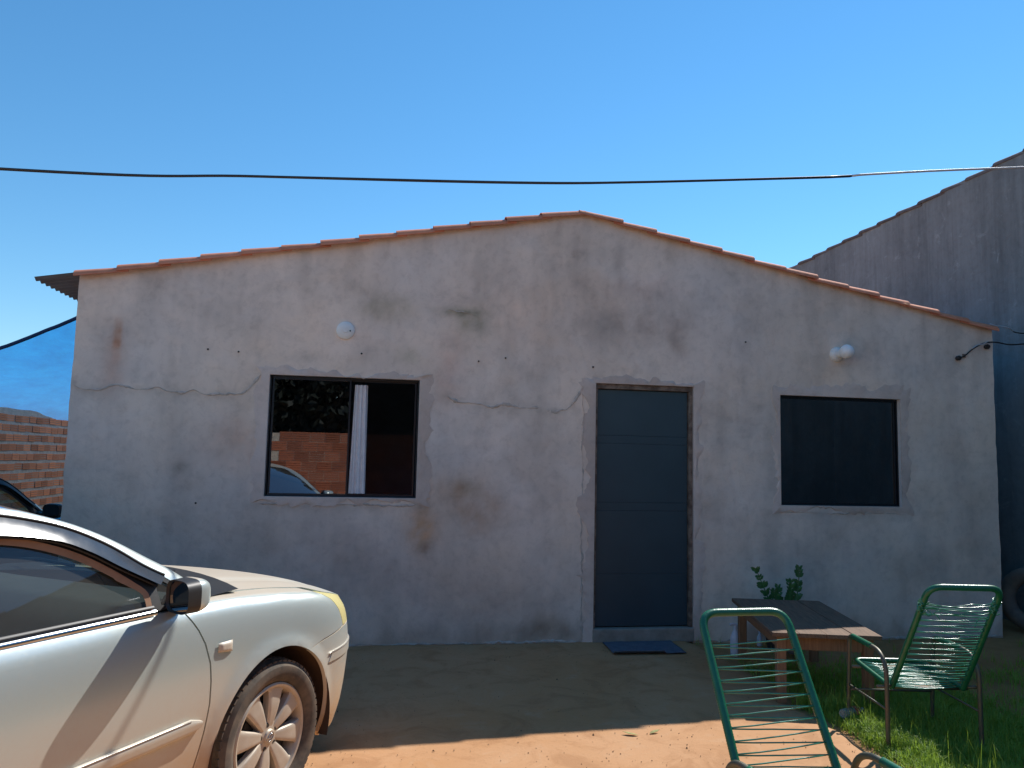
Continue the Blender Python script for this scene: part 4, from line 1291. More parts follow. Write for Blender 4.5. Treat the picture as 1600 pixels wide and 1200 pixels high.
    sided('window_frame', panel_mb(FRAME, lambda u, z: gh(u, z), 0.05, (0, 0.02, 0), (WIN1, WIN2, WINQ)), MM['dark'])
    sided('side_window', panel_mb(WIN1, lambda u, z: gh(u, z, -0.012), 0.08), MM['glass'])
    sided('side_window', panel_mb(WIN2, lambda u, z: gh(u, z, -0.012), 0.08), MM['glass'])
    sided('quarter_glass', panel_mb(WINQ, lambda u, z: gh(u, z, -0.006), 0.04), MM['glass'])
    # dusty run channel round the window and smoked wind deflector
    top = WIN1[0:10]
    chn = catmull([(u, z, 0) for u, z in top], 50)
    tr_ = MB(); tr_.grid(50, 4, lambda a, t: gh(chn[round(a*49)].x-(0.020*t if a < 0.2 else 0.010*t), chn[round(a*49)].y-0.022*t*min(1.0, max(0.0, a*5)), 0.003-0.006*t), flip=True); sided('window_channel', tr_, MM['dusty'])
    vt = catmull([(-0.560, 1.062, 0), (-0.645, 1.108, 0), (-0.769, 1.189, 0), (-0.90, 1.252, 0), (-1.03, 1.291, 0), (-1.2, 1.322, 0), (-1.5, 1.350, 0)], 44)
    vb = catmull([(-0.610, 1.040, 0), (-0.67, 1.072, 0), (-0.755, 1.118, 0), (-0.87, 1.184, 0), (-0.995, 1.232, 0), (-1.2, 1.262, 0), (-1.5, 1.284, 0)], 44)
    def vis_pt(a, t):
        i_ = round(a*43); p = vt[i_].lerp(vb[i_], t)
        o_ = 0.006+0.034*t-0.008*t*t
        return gh(p.x, p.y, o_)
    vz = MB(); vz.grid(44, 8, vis_pt); sided('wind_deflector', vz, MM['smoke'])
    vz = MB(); vz.tube([Vector(gh(p.x-0.002, p.y+0.004, 0.006)) for p in vt], 0.0055, 6); sided('deflector_seal', vz, MM['dark'], smooth=180)
    vz = MB(); vz.tube([Vector(gh(p.x, p.y-0.006, 0.012)) for p in vb], 0.005, 6); sided('deflector_seal', vz, MM['dark'], smooth=180)
    # trunk and rear end
    tkm = MB(); tkm.grid(10, 17, lambda a, t: (-3.22-0.42*a, (2*t-1)*0.74*(1-0.12*a*a), 0.985-0.03*a-0.10*abs(2*t-1)**5*0.5-0.03*a*a)); tkm.build('trunk_lid', MM['paint'], car, 180)
    tl_ = MB(); tl_.grid(8, 8, lambda a, t: tuple(Vector(side(Q(-3.35)-0.40*a, 0.70+0.19*t))+Vector((-0.006, -0.006, 0)))); sided('tail_light', tl_, MM['tail'])
    # underside, wheel wells, interior
    ub = MB(); ub.box2((-3.35, -0.62, 0.17), (0.45, 0.62, 0.24)); ub.build('underbody', MM['dark'], car)
    fw = MB(); fw.box2((-0.42, -0.74, 0.24), (-0.38, 0.74, 0.93)); fw.build('firewall', MM['dark'], car)
    for c in (ARC_F, ARC_R):
        lm = MB()
        lm.grid(30, 3, lambda a, t: (c[0]+(AR+0.004)*math.cos(PI*(1.09-1.18*a)), -0.862+0.33*t, c[1]+(AR+0.004)*math.sin(PI*(1.09-1.18*a))))
        lm.add([(c[0]+(AR+0.004)*math.cos(2*PI*k/30), -0.54, c[1]+(AR+0.004)*math.sin(2*PI*k/30)) for k in range(30) if c[1]+(AR+0.004)*math.sin(2*PI*k/30) > 0.17], [])
        dsc = [k for k in range(30) if math.sin(2*PI*k/30) > -0.3]; dsc.sort(key=lambda k: (k+6) % 30)
        lm.add([(c[0]+(AR+0.004)*math.cos(2*PI*k/30), -0.54, c[1]+(AR+0.004)*math.sin(2*PI*k/30)) for k in dsc], [tuple(range(len(dsc)))])
        sided('wheel_arch_liner', lm, MM['liner'])
    ds = MB(); ds.grid(16, 8, lambda a, t: (-0.40-0.42*t**1.5, (2*a-1)*0.72, 0.965-0.02*t-0.33*max(0, t-0.75)*4*0.5+0.025*math.exp(-((a-0.72)/0.12)**2)*math.sin(PI*t))); ds.build('dashboard', MM['interior'], car, 60)
    for y in (-0.36, 0.36):
        st = MB()
        for (c_, s_, ry) in (((-1.28, y, 0.55), (0.50, 0.48, 0.16), 0.12), ((-1.58, y, 0.85), (0.15, 0.46, 0.58), -0.30), ((-1.70, y, 1.19), (0.09, 0.26, 0.17), -0.2)):
            st.box(c_, s_, Matrix.Rotation(ry, 3, 'Y'))
        st.build('front_seat', MM['seat'], car, 50, bevel=0.04)
    bk = MB(); bk.box((-2.30, 0, 0.55), (0.5, 1.25, 0.18)); bk.box((-2.62, 0, 0.82), (0.16, 1.25, 0.55), Matrix.Rotation(-0.35, 3, 'Y')); bk.build('rear_seat', MM['seat'], car, 50, bevel=0.04)
    sw = MB(); R_ = Matrix.Rotation(-1.1, 3, 'Y')
    sw.tube([R_ @ Vector((0.185*math.cos(2*PI*k/32), 0.185*math.sin(2*PI*k/32), 0))+Vector((-0.93, 0.36, 0.92)) for k in range(32)], 0.015, 8, closed=True)
    sw.tube([(-0.93, 0.36, 0.92), (-0.60, 0.36, 0.84)], 0.03, 8)
    for an in (0.4, 2.74, -1.57): sw.tube([(-0.93, 0.36, 0.92), R_ @ Vector((0.18*math.sin(an), 0.18*math.cos(an), 0))+Vector((-0.93, 0.36, 0.92))], 0.014, 6)
    sw.build('steering_wheel', MM['dark'], car, 60)
    dc = MB(); dc.grid(2, 2, lambda a, t: (-0.62-2.1*a, -0.775, 0.25+0.70*t)); sided('door_card', dc, MM['interior'])
    im = MB(); im.box((-0.98, 0.0, 1.25), (0.03, 0.2, 0.06)); im.build('rear_view_mirror', MM['dark'], car, 50, bevel=0.012)
    # door mirrors
    def mirror_parts(sgn):
        e_ = empty('door_mirror'); e_.parent = car
        C = Vector((-0.595, -0.922, 1.012))
        def shell(a, t, x0, x1, k0, k1):
            ang = 2*PI*a
            s_ = x0+(x1-x0)*t; kk = k0+(k1-k0)*t
            cy, cz = math.cos(ang), math.sin(ang)
            sy = abs(cy)**0.55*(1 if cy >= 0 else -1); sz = abs(cz)**0.55*(1 if cz >= 0 else -1)
            y = sy*0.072*kk; z = sz*0.060*kk
            x = s_+0.026*(y/0.1)*0.9
            return (C.x+x, C.y+y, C.z+z)
        def mk(fn, nu, nv):
            m = MB(); m.grid(nu, nv, fn)
            return m if sgn > 0 else mirror(m)
        rear = mk(lambda a, t: shell(a, t, -0.055, 0.005, 0.97, 1.0), 41, 4); rear.build('mirror_housing', MM['dark'], e_, 50)
        def cap(a, t):
            an = t*PI/2
            return shell(a, t, 0.005, 0.005+0.075*math.sin(an), 1.0, max(0.02, math.cos(an)**0.55)) if False else shell(a, 1.0, 0, 0.005+0.072*math.sin(an), 0, max(0.01, math.cos(an)**0.6))
        mk(cap, 41, 10).build('mirror_cap', MM['paint'], e_, 180)
        mk(lambda a, t: shell(a, t, -0.055, -0.046, 0.97, 0.86), 41, 3).build('mirror_bezel', MM['dark'], e_, 50)
        mk(lambda a, t: shell(a, t, -0.046, -0.046, 0.86, 0.01), 41, 3).build('mirror_glass', MM['mirror'], e_, 180)
        st = MB(); st.tube([(-0.58, -0.875, 0.985), (-0.545, -0.82, 0.962), (-0.53, -0.775, 0.965)], [0.036, 0.034, 0.04], 10)
        st = st if sgn > 0 else mirror(st)
        st.build('mirror_arm', MM['dark'], e_, 60)
        return e_
    mirror_parts(1); mirror_parts(-1)
    wm = wheel_meshes(MM)
    for u in (ARC_F[0]-0.01, ARC_R[0]):
        for sgn in (-1, 1):
            put_wheel(car, u, sgn*0.757, sgn, wm)
    return car

M_RIM = pm('dusty_rim', (0.56, 0.49, 0.40), (0.48, 0.39, 0.29), 0.55, metal=0.25, scale=9, rvar=0.1)
M_TYRE = pm('dusty_tyre', (0.075, 0.062, 0.05), (0.20, 0.15, 0.105), 0.92, scale=8, contrast=(0.42, 0.7))
M_CDARK = pm('black_trim', (0.018, 0.018, 0.019), (0.026, 0.025, 0.024), 0.5, scale=6)
M_LINER = pm('dusty_liner', (0.05, 0.03, 0.02), (0.09, 0.05, 0.03), 0.95, scale=6)
M_CHROME = pm('chrome_trim', (0.62, 0.64, 0.67), (0.5, 0.52, 0.55), 0.16, metal=1.0, scale=5)
M_SEAT = pm('grey_seat', (0.16, 0.155, 0.15), (0.12, 0.12, 0.115), 0.9, scale=8)
M_INTER = pm('grey_dash', (0.11, 0.11, 0.11), (0.09, 0.09, 0.09), 0.7, scale=8)
M_DUSTY = pm('dusty_rubber', (0.42, 0.245, 0.145), (0.34, 0.19, 0.11), 0.9, scale=12)
M_TAIL = pm('red_lens', (0.35, 0.01, 0.01), rough=0.2)
M_MIRR = pm('mirror_silver', (0.30, 0.30, 0.29), rough=0.03, metal=1.0)
M_SMOKE = pm('smoked_acrylic', (0.030, 0.040, 0.055), (0.04, 0.05, 0.065), 0.16, scale=6, rvar=0.06, spec=0.5)
M_CGLASS = glass_mat('car_glass', (0.50, 0.57, 0.54), 0.05, dust=0.07)
M_LENS = pm('yellowed_lens', (0.66, 0.58, 0.25), (0.60, 0.52, 0.24), 0.3, scale=5)
M_REPEAT = pm('dusty_lens', (0.60, 0.54, 0.44), (0.52, 0.44, 0.33), 0.5, scale=30)
M_TRIML = pm('pale_trim', (0.60, 0.57, 0.52), (0.5, 0.46, 0.4), 0.4, metal=0.5, scale=8)
MM1 = dict(paint=car_paint('silver_paint', (0.60, 0.67, 0.64), 1.0, metal=0.5, rough=0.3), tyre=M_TYRE, rim=M_RIM, dark=M_CDARK, emblem=M_CHROME, lens=M_LENS, repeater=M_REPEAT,
           chrome=M_CHROME, glass=M_CGLASS, interior=M_INTER, seat=M_SEAT, dusty=M_DUSTY, smoke=M_SMOKE, tail=M_TAIL, mirror=M_MIRR, liner=M_LINER, trim_light=M_TRIML)
PHI = math.radians(58)
CAR = build_car('silver_car', 'dusty silver sedan parked nose towards the house with side window deflector', (2.858, -2.476, 0.0), PHI, MM1)
MM2 = dict(MM1)
MM2['paint'] = car_paint('dark_blue_paint', (0.012, 0.020, 0.035), 0.15, metal=0.2, rough=0.22)
MM2['smoke'] = M_CDARK; MM2['dusty'] = M_CDARK; MM2['chrome'] = M_CDARK; MM2['lens'] = pm('clear_lens', (0.6, 0.6, 0.6), rough=0.2)
MM2['glass'] = glass_mat('dark_car_glass', (0.60, 0.68, 0.58), 0.03)
CAR2 = build_car('dark_car', 'dark blue car parked in the passage beside the house, only its pillar showing', (0.42, 1.05, 0.0), PI/2, MM2)

# ================================================================== CORD CHAIRS
M_GREEN = pm('green_cord', (0.012, 0.155, 0.075), (0.010, 0.115, 0.058), 0.32, scale=20, spec=0.6)
M_STEEL = pm('worn_green_steel', (0.10, 0.12, 0.09), (0.16, 0.12, 0.085), 0.5, metal=0.4, scale=16, contrast=(0.4, 0.65))
M_CORDW = pm('light_green_cord', (0.05, 0.30, 0.19), (0.04, 0.24, 0.15), 0.22, scale=30, spec=0.8)  # strung cords, a lighter and glossier green than the frame wrapping
D = dict(wb=0.40, wt=0.38, hs=0.308, bl=0.73, rec=0.576, sd=0.451, rise=0.038, wa=0.512, yf=0.403, yr=-0.058, ha=0.501)
def wrap_tube(path, r0, step=0.0045, n=8):
    P = resample(path, step)
    mb = MB()
    mb.tube(P, [r0+(0.0013 if i % 2 else -0.0004)+random.uniform(-0.0003, 0.0003) for i in range(len(P))], n)
    return mb
def cord_chair(label, loc, th, messy):
    ch = empty('cord_chair', (loc[0], loc[1], 0.0), th-PI/2)          # local +y = the way the chair faces
    tag(ch, label, 'chair', 'green cord chairs in the yard')
    rr = random.Random(int(loc[0]*100))
    hs, bl, rec = D['hs'], D['bl'], D['rec']
    def bk(sx, t):
        w = D['wb']+(D['wt']-D['wb'])*t
        return Vector((sx*w/2, -bl*t*math.sin(rec), hs+bl*t*math.cos(rec)))
    pb = fillet([bk(-1, 0), bk(-1, 1), bk(1, 1), bk(1, 0)], [0, 0.075, 0.075, 0], 10)
    wrap_tube(pb, 0.0162).build('back_frame', M_GREEN, ch, 180)
    sf = lambda sx, t: Vector((sx*(D['wb']/2+0.004), D['sd']*t, hs+D['rise']*t-0.004))
    ps = fillet([sf(-1, 0), sf(-1, 1), sf(1, 1), sf(1, 0)], [0, 0.05, 0.05, 0], 8)
    wrap_tube(ps, 0.0125).build('seat_frame', M_GREEN, ch, 180)
    for sx in (-1, 1):
        x = sx*D['wa']/2
        fr = fillet([(x, D['yf']+0.035, -0.002), (x, D['yf'], D['ha']), (x, D['yr'], D['ha']), (x, D['yr']-0.005, -0.002)], [0, 0.05, 0.15, 0], 10)
        mb = MB(); mb.tube(resample(fr, 0.02), 0.0125, 10); side_f = mb.build('arm_frame', M_STEEL, ch, 180)
        ap = [Vector((x, D['yf']-0.004+0.0*k, D['ha'])) for k in range(1)]
        arm = [Vector((x, D['yf']-0.045-(D['yf']-0.045-(D['yr']+0.17))*k/10, D['ha'])) for k in range(11)]
        wrap_tube(arm, 0.0165).build('arm_wrap', M_GREEN, side_f, 180)
    for yy, zz in ((0.06, hs-0.018), (D['yf']-0.03, hs+D['rise']*0.8-0.020)):
        mb = MB(); mb.tube([(-D['wa']/2, yy, zz), (D['wa']/2, yy, zz)], 0.010, 8); mb.build('crossbar', M_STEEL, ch, 180)
    mb = MB(); mb.tube([(-D['wa']/2, D['yf']+0.02, 0.17), (D['wa']/2, D['yf']+0.02, 0.17)], 0.007, 8); mb.build('crossbar', M_STEEL, ch, 180)
    for sx in (-1, 1):
        mb = MB(); mb.tube([(sx*D['wa']/2, D['yr']+0.01, 0.20), (sx*D['wa']/2, D['yf']+0.02, 0.20)], 0.006, 8); mb.build('side_rail', M_STEEL, ch, 180)
        mb = MB(); mb.tube([(sx*D['wb']/2, 0.0, hs+0.005), (sx*D['wa']/2, D['yr']+0.01, hs+0.02)], 0.009, 8); mb.build('bracket', M_STEEL, ch, 180)
    cord_data = []
    N = 13
    t0, t1 = 0.06, (0.80 if messy else 0.84)
    for k in range(N):
        ta = t0+(t1-t0)*k/N; tb = t0+(t1-t0)*(k+0.5)/N; tc = t0+(t1-t0)*(k+1)/N
        j = rr.uniform(-0.006, 0.006)
        for a, c, off in ((bk(-1, ta), bk(1, tb+j), -0.006), (bk(1, tb+j), bk(-1, tc), 0.006)):
            o_ = Vector((0, math.cos(rec)*off, math.sin(rec)*off))
            m_ = (a+c)/2+o_+Vector((0, -0.006 if off < 0 else 0.003, -rr.uniform(0.0, 0.005)))
            mb = MB(); mb.tube([a+o_, a.lerp(m_, 0.5)+Vector((0, 0, -0.001)), m_, m_.lerp(c+o_, 0.5)+Vector((0, 0, -0.001)), c+o_], 0.0028, 6)
            mb.build('back_cord', M_CORDW, ch, 180)
    N = 15
    for k in range(N):
        ta = 0.05+0.92*k/N; tb = 0.05+0.92*(k+0.5)/N; tc = 0.05+0.92*(k+1)/N
        for a, c in ((sf(-1, ta), sf(1, tb)), (sf(1, tb), sf(-1, tc))):
            m_ = (a+c)/2+Vector((0, 0, -0.012-rr.uniform(0, 0.006)))
            mb = MB(); mb.tube([a, a.lerp(m_, 0.5)+Vector((0, 0, -0.003)), m_, m_.lerp(c, 0.5)+Vector((0, 0, -0.003)), c], 0.0028, 6)
            mb.build('seat_cord', M_CORDW, ch, 180)
    if messy:                                              # frayed knots and loose ends below the top bar
        for sx in (-1, 1):
            for q in range(2):
                c = bk(sx, 0.80+0.05*q)
                kn = MB()
                for w in range(5):
                    P = []
                    ph = rr.uniform(0, 6)
                    for s_ in range(14):
                        an = ph+s_*0.55
                        P.append(c+Vector((0.022*math.cos(an)+rr.uniform(-.004, .004), 0.018*math.sin(an*1.3), 0.016*math.sin(an)+w*0.008-0.016)))
                    kn.tube(catmull(P, 30), 0.0028, 5)
                kn.build('cord_knot', M_CORDW, ch, 180)
        for q in range(4):
            a = bk(-1, 0.80+0.02*q); c = bk(1, 0.78+0.03*q)
            P = [a.lerp(c, s_/6)+Vector((0, rr.uniform(-.008, .008), -0.02*math.sin(PI*s_/6)+rr.uniform(-.008, .008))) for s_ in range(7)]
            mb = MB(); mb.tube(catmull(P, 30), 0.0026, 5); mb.build('loose_cord', M_CORDW, ch, 180)
        for q in range(3):
            a = bk(-1 if q < 2 else 1, 0.79)
            P = [a+Vector(((0.02*s_)*(1 if q < 2 else -1)+rr.uniform(-.008, .008), rr.uniform(-.01, .01), -0.014*s_*(0.3+0.4*q)+0.015*math.sin(s_*1.7+q))) for s_ in range(6)]
            mb = MB(); mb.tube(catmull(P, 24), 0.0026, 5); mb.build('loose_cord', M_CORDW, ch, 180)
    return ch
cord_chair('green cord armchair in the foreground facing the camera, intact neat cords', (5.507, -3.812), -1.529, False)
cord_chair('green cord armchair on the grass facing the house, frayed knots below its top bar', (7.051, -2.471), 1.407, True)

# ================================================================== TABLE AND WHAT STANDS ROUND IT
M_WOOD = pm('weathered_wood', (0.20, 0.125, 0.08), (0.12, 0.078, 0.052), 0.85, scale=5, stretch=(12, 1.0, 12), bumps=0.4, bscale=10, perobj=0.12)
M_WOOD2 = pm('leg_wood', (0.30, 0.17, 0.09), (0.20, 0.11, 0.06), 0.85, scale=6, stretch=(10, 10, 1.0), bumps=0.3, bscale=12)
tb = empty('low_wooden_table', (7.0, -1.20, 0), math.radians(-13.5)); tag(tb, 'low weathered wooden table between the door and the right cord chair', 'table')
for k in range(4):
    w = 0.17
    mb = MB(); mb.box((-0.258+0.172*k, random.uniform(-0.006, 0.006), 0.436+random.uniform(-0.002, 0.002)), (w, 1.24, 0.028)); mb.build('top_plank', M_WOOD, tb, bevel=0.004)
for sx in (-1, 1):
    for sy in (-1, 1):
        mb = MB(); mb.box((sx*0.275, sy*0.55, 0.209), (0.06, 0.06, 0.424)); mb.build('leg', M_WOOD2, tb, bevel=0.005)
    mb = MB(); mb.box((sx*0.275, 0, 0.375), (0.024, 1.035, 0.085)); mb.build('apron', M_WOOD2, tb, bevel=0.004)
for sy in (-1, 1):
    mb = MB(); mb.box((0, sy*0.55, 0.375), (0.485, 0.024, 0.085)); mb.build('apron', M_WOOD2, tb, bevel=0.004)

# plant
M_POT = pm('black_pot', (0.03, 0.03, 0.032), (0.05, 0.045, 0.04), 0.6)
M_ZZ = pm('glossy_leaf', (0.075, 0.19, 0.05), (0.05, 0.13, 0.04), 0.3, scale=14, spec=0.6)
pl = empty('potted_plant', (7.34, -0.30, 0)); tag(pl, 'green potted plant with upright leafy stems behind the table', 'plant')
mb = MB(); mb.lathe([(0.0, 0.0), (0.10, 0.0), (0.135, 0.22), (0.145, 0.225), (0.145, 0.25), (0.130, 0.25), (0.122, 0.22), (0.0, 0.22)], 28); mb.build('pot', M_POT, pl, 40)
mb = MB(); mb.lathe([(0.0, 0.232), (0.06, 0.236), (0.124, 0.226)], 20); mb.build('soil', M_DIRT, pl, 180)
rz = random.Random(5)
def zz_stem(tip, bend, n):
    base = Vector((tip[0]*0.15, tip[1]*0.15, 0.22))
    mid = (base+Vector(tip))/2+Vector(bend)
    P = catmull([base, mid, tip], 24)
    st = MB(); st.tube(P, lambda s_: 0.008-0.005*s_, 7); so = st.build('stem', M_ZZ, pl, 180)
    for k in range(n):
        f = 0.30+0.70*k/(n-1); i_ = min(22, int(f*23)); p = P[i_]; t = (P[i_+1]-P[i_]).normalized()
        sd = t.cross(Vector((0, 1, 0.2))).normalized()
        for s_ in (-1, 1):
            L = rz.uniform(0.048, 0.078)*(1-0.35*f*f); W = L*rz.uniform(0.22, 0.34)
            d = (sd*s_*0.8+t*0.75+Vector((0, rz.uniform(-.35, .35), 0))).normalized()
            nn = d.cross(t).normalized(); wv = d.cross(nn).normalized()*W
            lf = MB(); q = [p, p+d*L*0.35+wv*0.9, p+d*L*0.7+wv*0.8, p+d*L, p+d*L*0.7-wv*0.8, p+d*L*0.35-wv*0.9, p+d*L*0.5+nn*0.006]
            lf.add(q, [(0, 1, 6), (1, 2, 6), (2, 3, 6), (3, 4, 6), (4, 5, 6), (5, 0, 6)])
            lf.build('leaf', M_ZZ, so, 180)
for tip, bend, n in (((-0.21, 0.0, 0.655), (0.03, 0, -0.05), 12), ((0.20, 0.02, 0.665), (0.05, 0, -0.03), 14), ((0.10, -0.03, 0.56), (0.03, 0, 0.0), 11), ((0.02, 0.05, 0.50), (0, 0, 0), 9), ((-0.06, -0.04, 0.48), (-0.01, 0, 0), 9), ((0.13, 0.06, 0.53), (0.03, 0, 0), 9)):
    zz_stem(tip, bend, n)

# bottles by the table
M_MILK = pm('white_plastic_bottle', (0.62, 0.66, 0.74), (0.55, 0.60, 0.68), 0.4, scale=8)
def bottle(name, label, loc, h, r, mat, cap=None, spray=False, group=None):
    b = empty(name, loc); tag(b, label, 'bottle', group)
    mb = MB(); mb.lathe([(0.0, 0.0), (r*0.92, 0.0), (r, h*0.03), (r, h*0.52), (r*0.92, h*0.60), (r*0.6, h*0.74), (r*0.36, h*0.82), (r*0.34, h*0.88), (0, h*0.88)], 24); mb.build('bottle_body', mat, b, 40)
    if spray:
        mb = MB(); mb.tube([(0, 0, h*0.86), (0, 0, h*0.96)], r*0.42, 12); mb.tube(fillet([(r*0.5, 0, h*0.97), (-r*0.4, 0, h*1.0), (-r*1.15, 0, h*0.985)], 0.01), [r*0.30]*2+[r*0.28]*6+[r*0.2] if False else r*0.27, 10); mb.build('spray_head', mat, b, 60)
    else:
        mb = MB(); mb.lathe([(0, h*0.87), (r*0.42, h*0.87), (r*0.42, h*0.99), (0, h)], 16); mb.build('cap', cap or mat, b, 40)
    return b
bottle('spray_bottle', 'white plastic spray bottle on the ground left of the table', (6.84, -0.52, 0.0), 0.245, 0.040, M_MILK, spray=True)
bottle('small_bottle', 'small pale bottle standing by the wall under the table', (7.194, -0.236, 0.0), 0.12, 0.022, M_MILK, M_MILK)
cl = MB(); cl.grid(16, 12, lambda a, t: (7.34+(0.085+0.02*fbm(a*3, t*3, 1))*math.cos(2*PI*a)*math.sin(PI*t), -0.50+(0.07+0.02*fbm(a*3, t*3, 2))*math.sin(2*PI*a)*math.sin(PI*t), 0.06-0.06*math.cos(PI*t)+0.01*fbm(a*5, t*5, 3)))
tag(cl.build('crumpled_bag', pm('grey_plastic_bag', (0.30, 0.30, 0.33), (0.22, 0.22, 0.25), 0.5, scale=10, bumps=0.6, bscale=18), None, 40), 'crumpled grey plastic bag on the ground under the table', 'bag')

# doormat
M_MAT = pm('blue_mat', (0.11, 0.13, 0.165), (0.08, 0.095, 0.125), 0.85, scale=14, bumps=0.4, bscale=90)
mt = MB()
def mat_pt(a, t):
    x = 5.86+0.60*a+0.02*t; y = -0.44+0.40*t
    z = 0.011+0.003*fbm(x*6, y*6, 1)+0.002*math.sin(2*PI*t*14)+(0.022*(1-t/0.12)**2 if t < 0.12 and a < 0.7 else 0)
    return (x, y, z)
mt.grid(30, 90, mat_pt)
o = mt.build('doormat', M_MAT, None, 180)
sm = o.modifiers.new('thick', 'SOLIDIFY'); sm.thickness = 0.007
tag(o, 'worn blue doormat on the ground at the door step', 'mat')

# plastic bottle lying in the grass
M_PET = film_mat('clear_plastic', (0.62, 0.64, 0.66), 0.32)
M_RED = pm('red_label', (0.50, 0.03, 0.03), (0.6, 0.3, 0.28), 0.4, scale=30, contrast=(0.5, 0.6))
pbt = empty('drink_bottle', (6.90, -1.99, 0.030)); pbt.scale = (0.85, 0.72, 0.66); pbt.rotation_euler = (0.4, math.radians(5), math.radians(33)); tag(pbt, 'clear plastic drink bottle with red label lying in the grass', 'bottle')
mb = MB(); mb.lathe([(0.0, -0.15), (0.034, -0.15), (0.041, -0.14), (0.041, -0.06), (0.038, -0.04), (0.041, -0.02), (0.041, 0.05), (0.034, 0.09), (0.015, 0.125), (0.014, 0.145)], 22, 'x'); mb.build('bottle_body', M_PET, pbt, 40)
mb = MB(); mb.lathe([(0.0415, -0.005), (0.042, -0.004), (0.042, 0.05), (0.0415, 0.051)], 22, 'x', cap=False); mb.build('label', M_RED, pbt, 40)
mb = MB(); mb.lathe([(0.0, 0.166), (0.016, 0.166), (0.0165, 0.145), (0.0, 0.145)], 14, 'x'); mb.build('cap', M_MILK, pbt, 40)

# old tyre against the neighbouring wall
M_OLDT = pm('old_tyre', (0.13, 0.115, 0.10), (0.22, 0.18, 0.14), 0.95, scale=6)
ot = MB(); ot.tube([(0, 0.23*math.cos(2*PI*k/36), 0.30+0.23*math.sin(2*PI*k/36)) for k in range(36)], 0.075, 12, closed=True)
o = ot.build('old_tyre', M_OLDT, None, 180); o.location = (10.15, 0.12, 0.0); o.rotation_euler = (0, 0.12, 0.35)
tag(o, 'old dusty tyre leaning against the grey neighbouring wall', 'tyre')

# fallen leaves and bits of litter
M_FALL = pm('dry_leaf', (0.35, 0.36, 0.12), (0.25, 0.20, 0.07), 0.8, scale=40)
def fallen_leaf(x, y, L, rot, label):
    mb = MB()
    c, s_ = math.cos(rot), math.sin(rot)
    q = []
    for (a, w, h) in ((-1, 0, .004), (-.5, .28, .010), (.2, .32, .012), (1, 0, .016), (.2, -.32, .010), (-.5, -.28, .006)):
        q.append((x+L*(a*c-w*s_), y+L*(a*s_+w*c), h))
    q2 = [(p[0], p[1], p[2]-0.0015) for p in q]
    mb.add(q+q2, [(0, 1, 2, 3, 4, 5), (11, 10, 9, 8, 7, 6)]+[(i, (i+1) % 6, 6+(i+1) % 6, 6+i) for i in range(6)])
    tag(mb.build('fallen_leaf', M_FALL, None), label, 'leaf', 'fallen leaves on the concrete')
fallen_leaf(5.427, -2.159, 0.045, 2.7, 'yellowish fallen leaf on sunlit concrete, the left of two near the shadow edge')
fallen_leaf(5.575, -2.143, 0.035, 0.3, 'small green fallen leaf on sunlit concrete, the right of two near the shadow edge')
# grit and pebbles on the yard
rp = random.Random(21)
gb_ = MB()
for k in range(1500):
    y = -2.0-2.6*rp.random()**0.8 if k > 250 else rp.uniform(-2.0, -0.1); x = rp.uniform(3.2, 6.7)
    if x > slab_edge(y)-0.02: continue
    s_ = rp.uniform(0.0015, 0.0045)*(2.0 if rp.random() < 0.06 else 1)
    a_ = rp.uniform(0, PI)
    gb_.add([(x+s_*math.cos(a_), y+s_*math.sin(a_), 0.001), (x-s_*0.7*math.sin(a_), y+s_*0.7*math.cos(a_), 0.0), (x-s_*math.cos(a_), y-s_*math.sin(a_), 0.001), (x+s_*0.8*math.sin(a_), y-s_*0.8*math.cos(a_), 0.0), (x, y, s_*0.9+0.002)], [(0, 1, 4), (1, 2, 4), (2, 3, 4), (3, 0, 4)])
tag(gb_.build('grit', pm('grit_stone', (0.34, 0.22, 0.12), (0.16, 0.11, 0.07), 0.9, scale=8, contrast=(0.45, 0.55)), None), 'loose grit scattered on the sunlit concrete', 'grit', kind='stuff')
# overhead cable
M_WIRE = pm('black_cable', (0.02, 0.02, 0.022), (0.03, 0.03, 0.03), 0.4)
M_WIRE_GLINT = pm('painted_cable_glint', (0.62, 0.63, 0.64), (0.5, 0.5, 0.52), 0.35)  # sun glint on the right stretch of cable, painted as a pale colour
wr = empty('overhead_cable', (5, -2, 3.2)); tag(wr, 'black cable strung across the yard above the roof line', 'cable')
wp = catmull([(-9, -2, 3.35), (-3, -2, 2.98), (1.879, -2.0, 3.037), (3.217, -2, 3.107), (4.705, -2, 3.193), (5.513, -2, 3.264), (6.82, -2.0, 3.408), (7.004, -2, 3.436), (7.522, -2, 3.507), (8.257, -2, 3.597), (10.44, -2, 3.86)], 160)
of = Vector((-5, 2, -3.2))
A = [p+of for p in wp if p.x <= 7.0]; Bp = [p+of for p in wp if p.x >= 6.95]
mb = MB(); mb.tube(A, 0.008, 8); mb.tube([p+Vector((0, 0.012, 0.004+0.004*math.sin(i*0.13))) for i, p in enumerate(A)], 0.006, 6); mb.build('cable', M_WIRE, wr, 180)
mb = MB(); mb.tube(Bp, 0.0075, 8); mb.build('glint_cable', M_WIRE_GLINT, wr, 180)

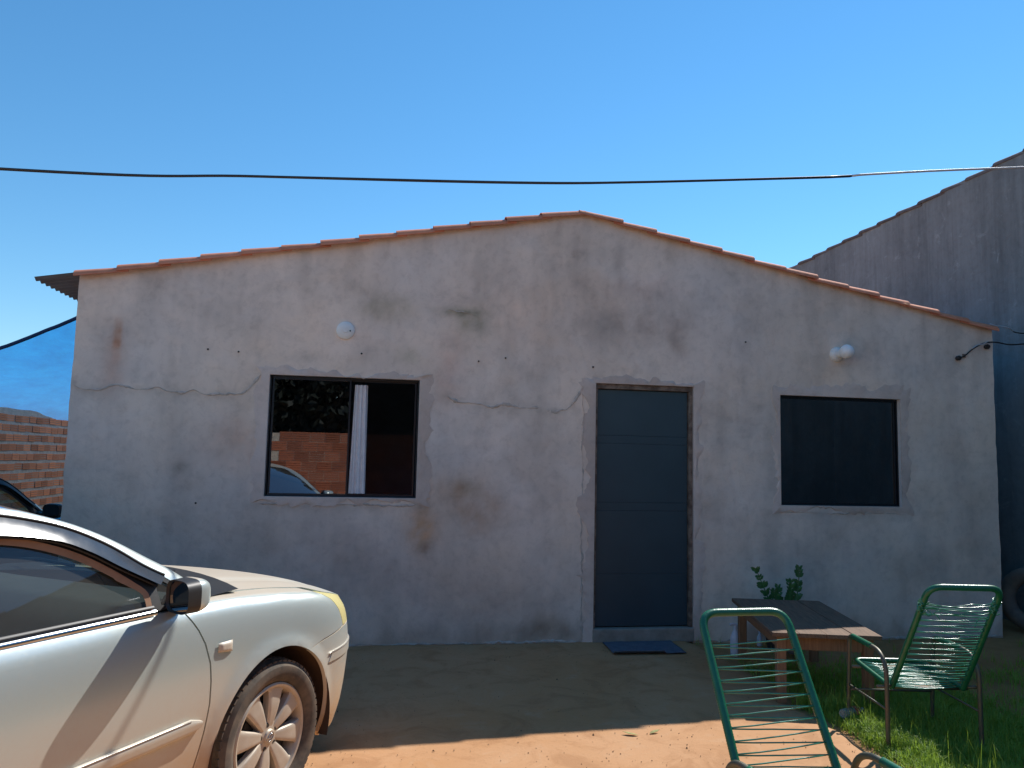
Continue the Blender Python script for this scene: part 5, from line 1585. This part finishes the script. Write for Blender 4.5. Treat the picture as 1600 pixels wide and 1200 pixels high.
# ================================================================== GRASS
M_GRASS = pm('grass_blade', (0.30, 0.44, 0.06), (0.20, 0.33, 0.045), 0.6, scale=2.5)
nt = M_GRASS.node_tree
bs_ = nt.nodes['Principled BSDF']
tl = nt.nodes.new('ShaderNodeBsdfTranslucent'); tl.inputs[0].default_value = (0.36, 0.52, 0.06, 1)
mx = nt.nodes.new('ShaderNodeMixShader'); mx.inputs[0].default_value = 0.35
nt.links.new(bs_.outputs[0], mx.inputs[1]); nt.links.new(tl.outputs[0], mx.inputs[2]); nt.links.new(mx.outputs[0], nt.nodes['Material Output'].inputs['Surface'])
rg = random.Random(11)
gv = []; gf = []
def blade(x, y, h, lean, az, w):
    o = len(gv)
    dx, dy = math.cos(az), math.sin(az); px, py = -dy*w, dx*w
    for k, (f, ww) in enumerate(((0, 1.0), (0.45, 0.85), (0.8, 0.5))):
        l = lean*f*f
        z = -0.02+h*f*(1-0.25*lean/h*f if h > 0 else 1)
        gv.append((x+dx*l-px*ww, y+dy*l-py*ww, z)); gv.append((x+dx*l+px*ww, y+dy*l+py*ww, z))
    gv.append((x+dx*lean, y+dy*lean, -0.02+h*(1-0.3*lean/h)))
    gf.extend([(o, o+1, o+3, o+2), (o+2, o+3, o+5, o+4), (o+4, o+5, o+6)])
made = 0
while made < 90000:
    x = rg.uniform(6.55, 10.15); y = rg.uniform(-5.6, -0.05)
    e = slab_edge(y)
    d = x-e
    if d < 0.0: continue
    dens = 0.5+0.8*fbm(x*1.6, y*1.6, 3.0, 3)
    if y > -1.5: dens *= max(0.05, 1-(y+1.5)*1.2)
    if d < 0.12: dens *= 0.25+0.75*d/0.12+0.3*max(0, fbm(x*5, y*5, 1.0))
    if x > 8.0: dens *= 0.3
    dens += 0.9 if (6.7 < x < 7.8 and -3.6 < y < -1.7 and d > 0.05) else 0
    if rg.random() > dens: continue
    tuft = 0.6+0.8*max(0, fbm(x*3.0, y*3.0, 9.0, 2))
    for _ in range(2):
        h = rg.uniform(0.04, 0.125)*tuft
        blade(x+rg.uniform(-.012, .012), y+rg.uniform(-.012, .012), h, h*rg.uniform(0.1, 1.0), rg.uniform(0, 2*PI), rg.uniform(0.0014, 0.0028))
        made += 1
for _ in range(700):                                       # tall seed stalks
    x = rg.uniform(6.75, 8.2); y = rg.uniform(-3.2, -1.5)
    if x < slab_edge(y)+0.03: continue
    h = rg.uniform(0.12, 0.24); blade(x, y, h, h*rg.uniform(.1, .6), rg.uniform(0, 6.28), 0.0014)
me = bpy.data.meshes.new('grass'); me.from_pydata(gv, [], gf); me.materials.append(M_GRASS); me.update()
tag(link_mesh('grass', me), 'uneven green grass growing beside the concrete yard', 'grass', kind='stuff')
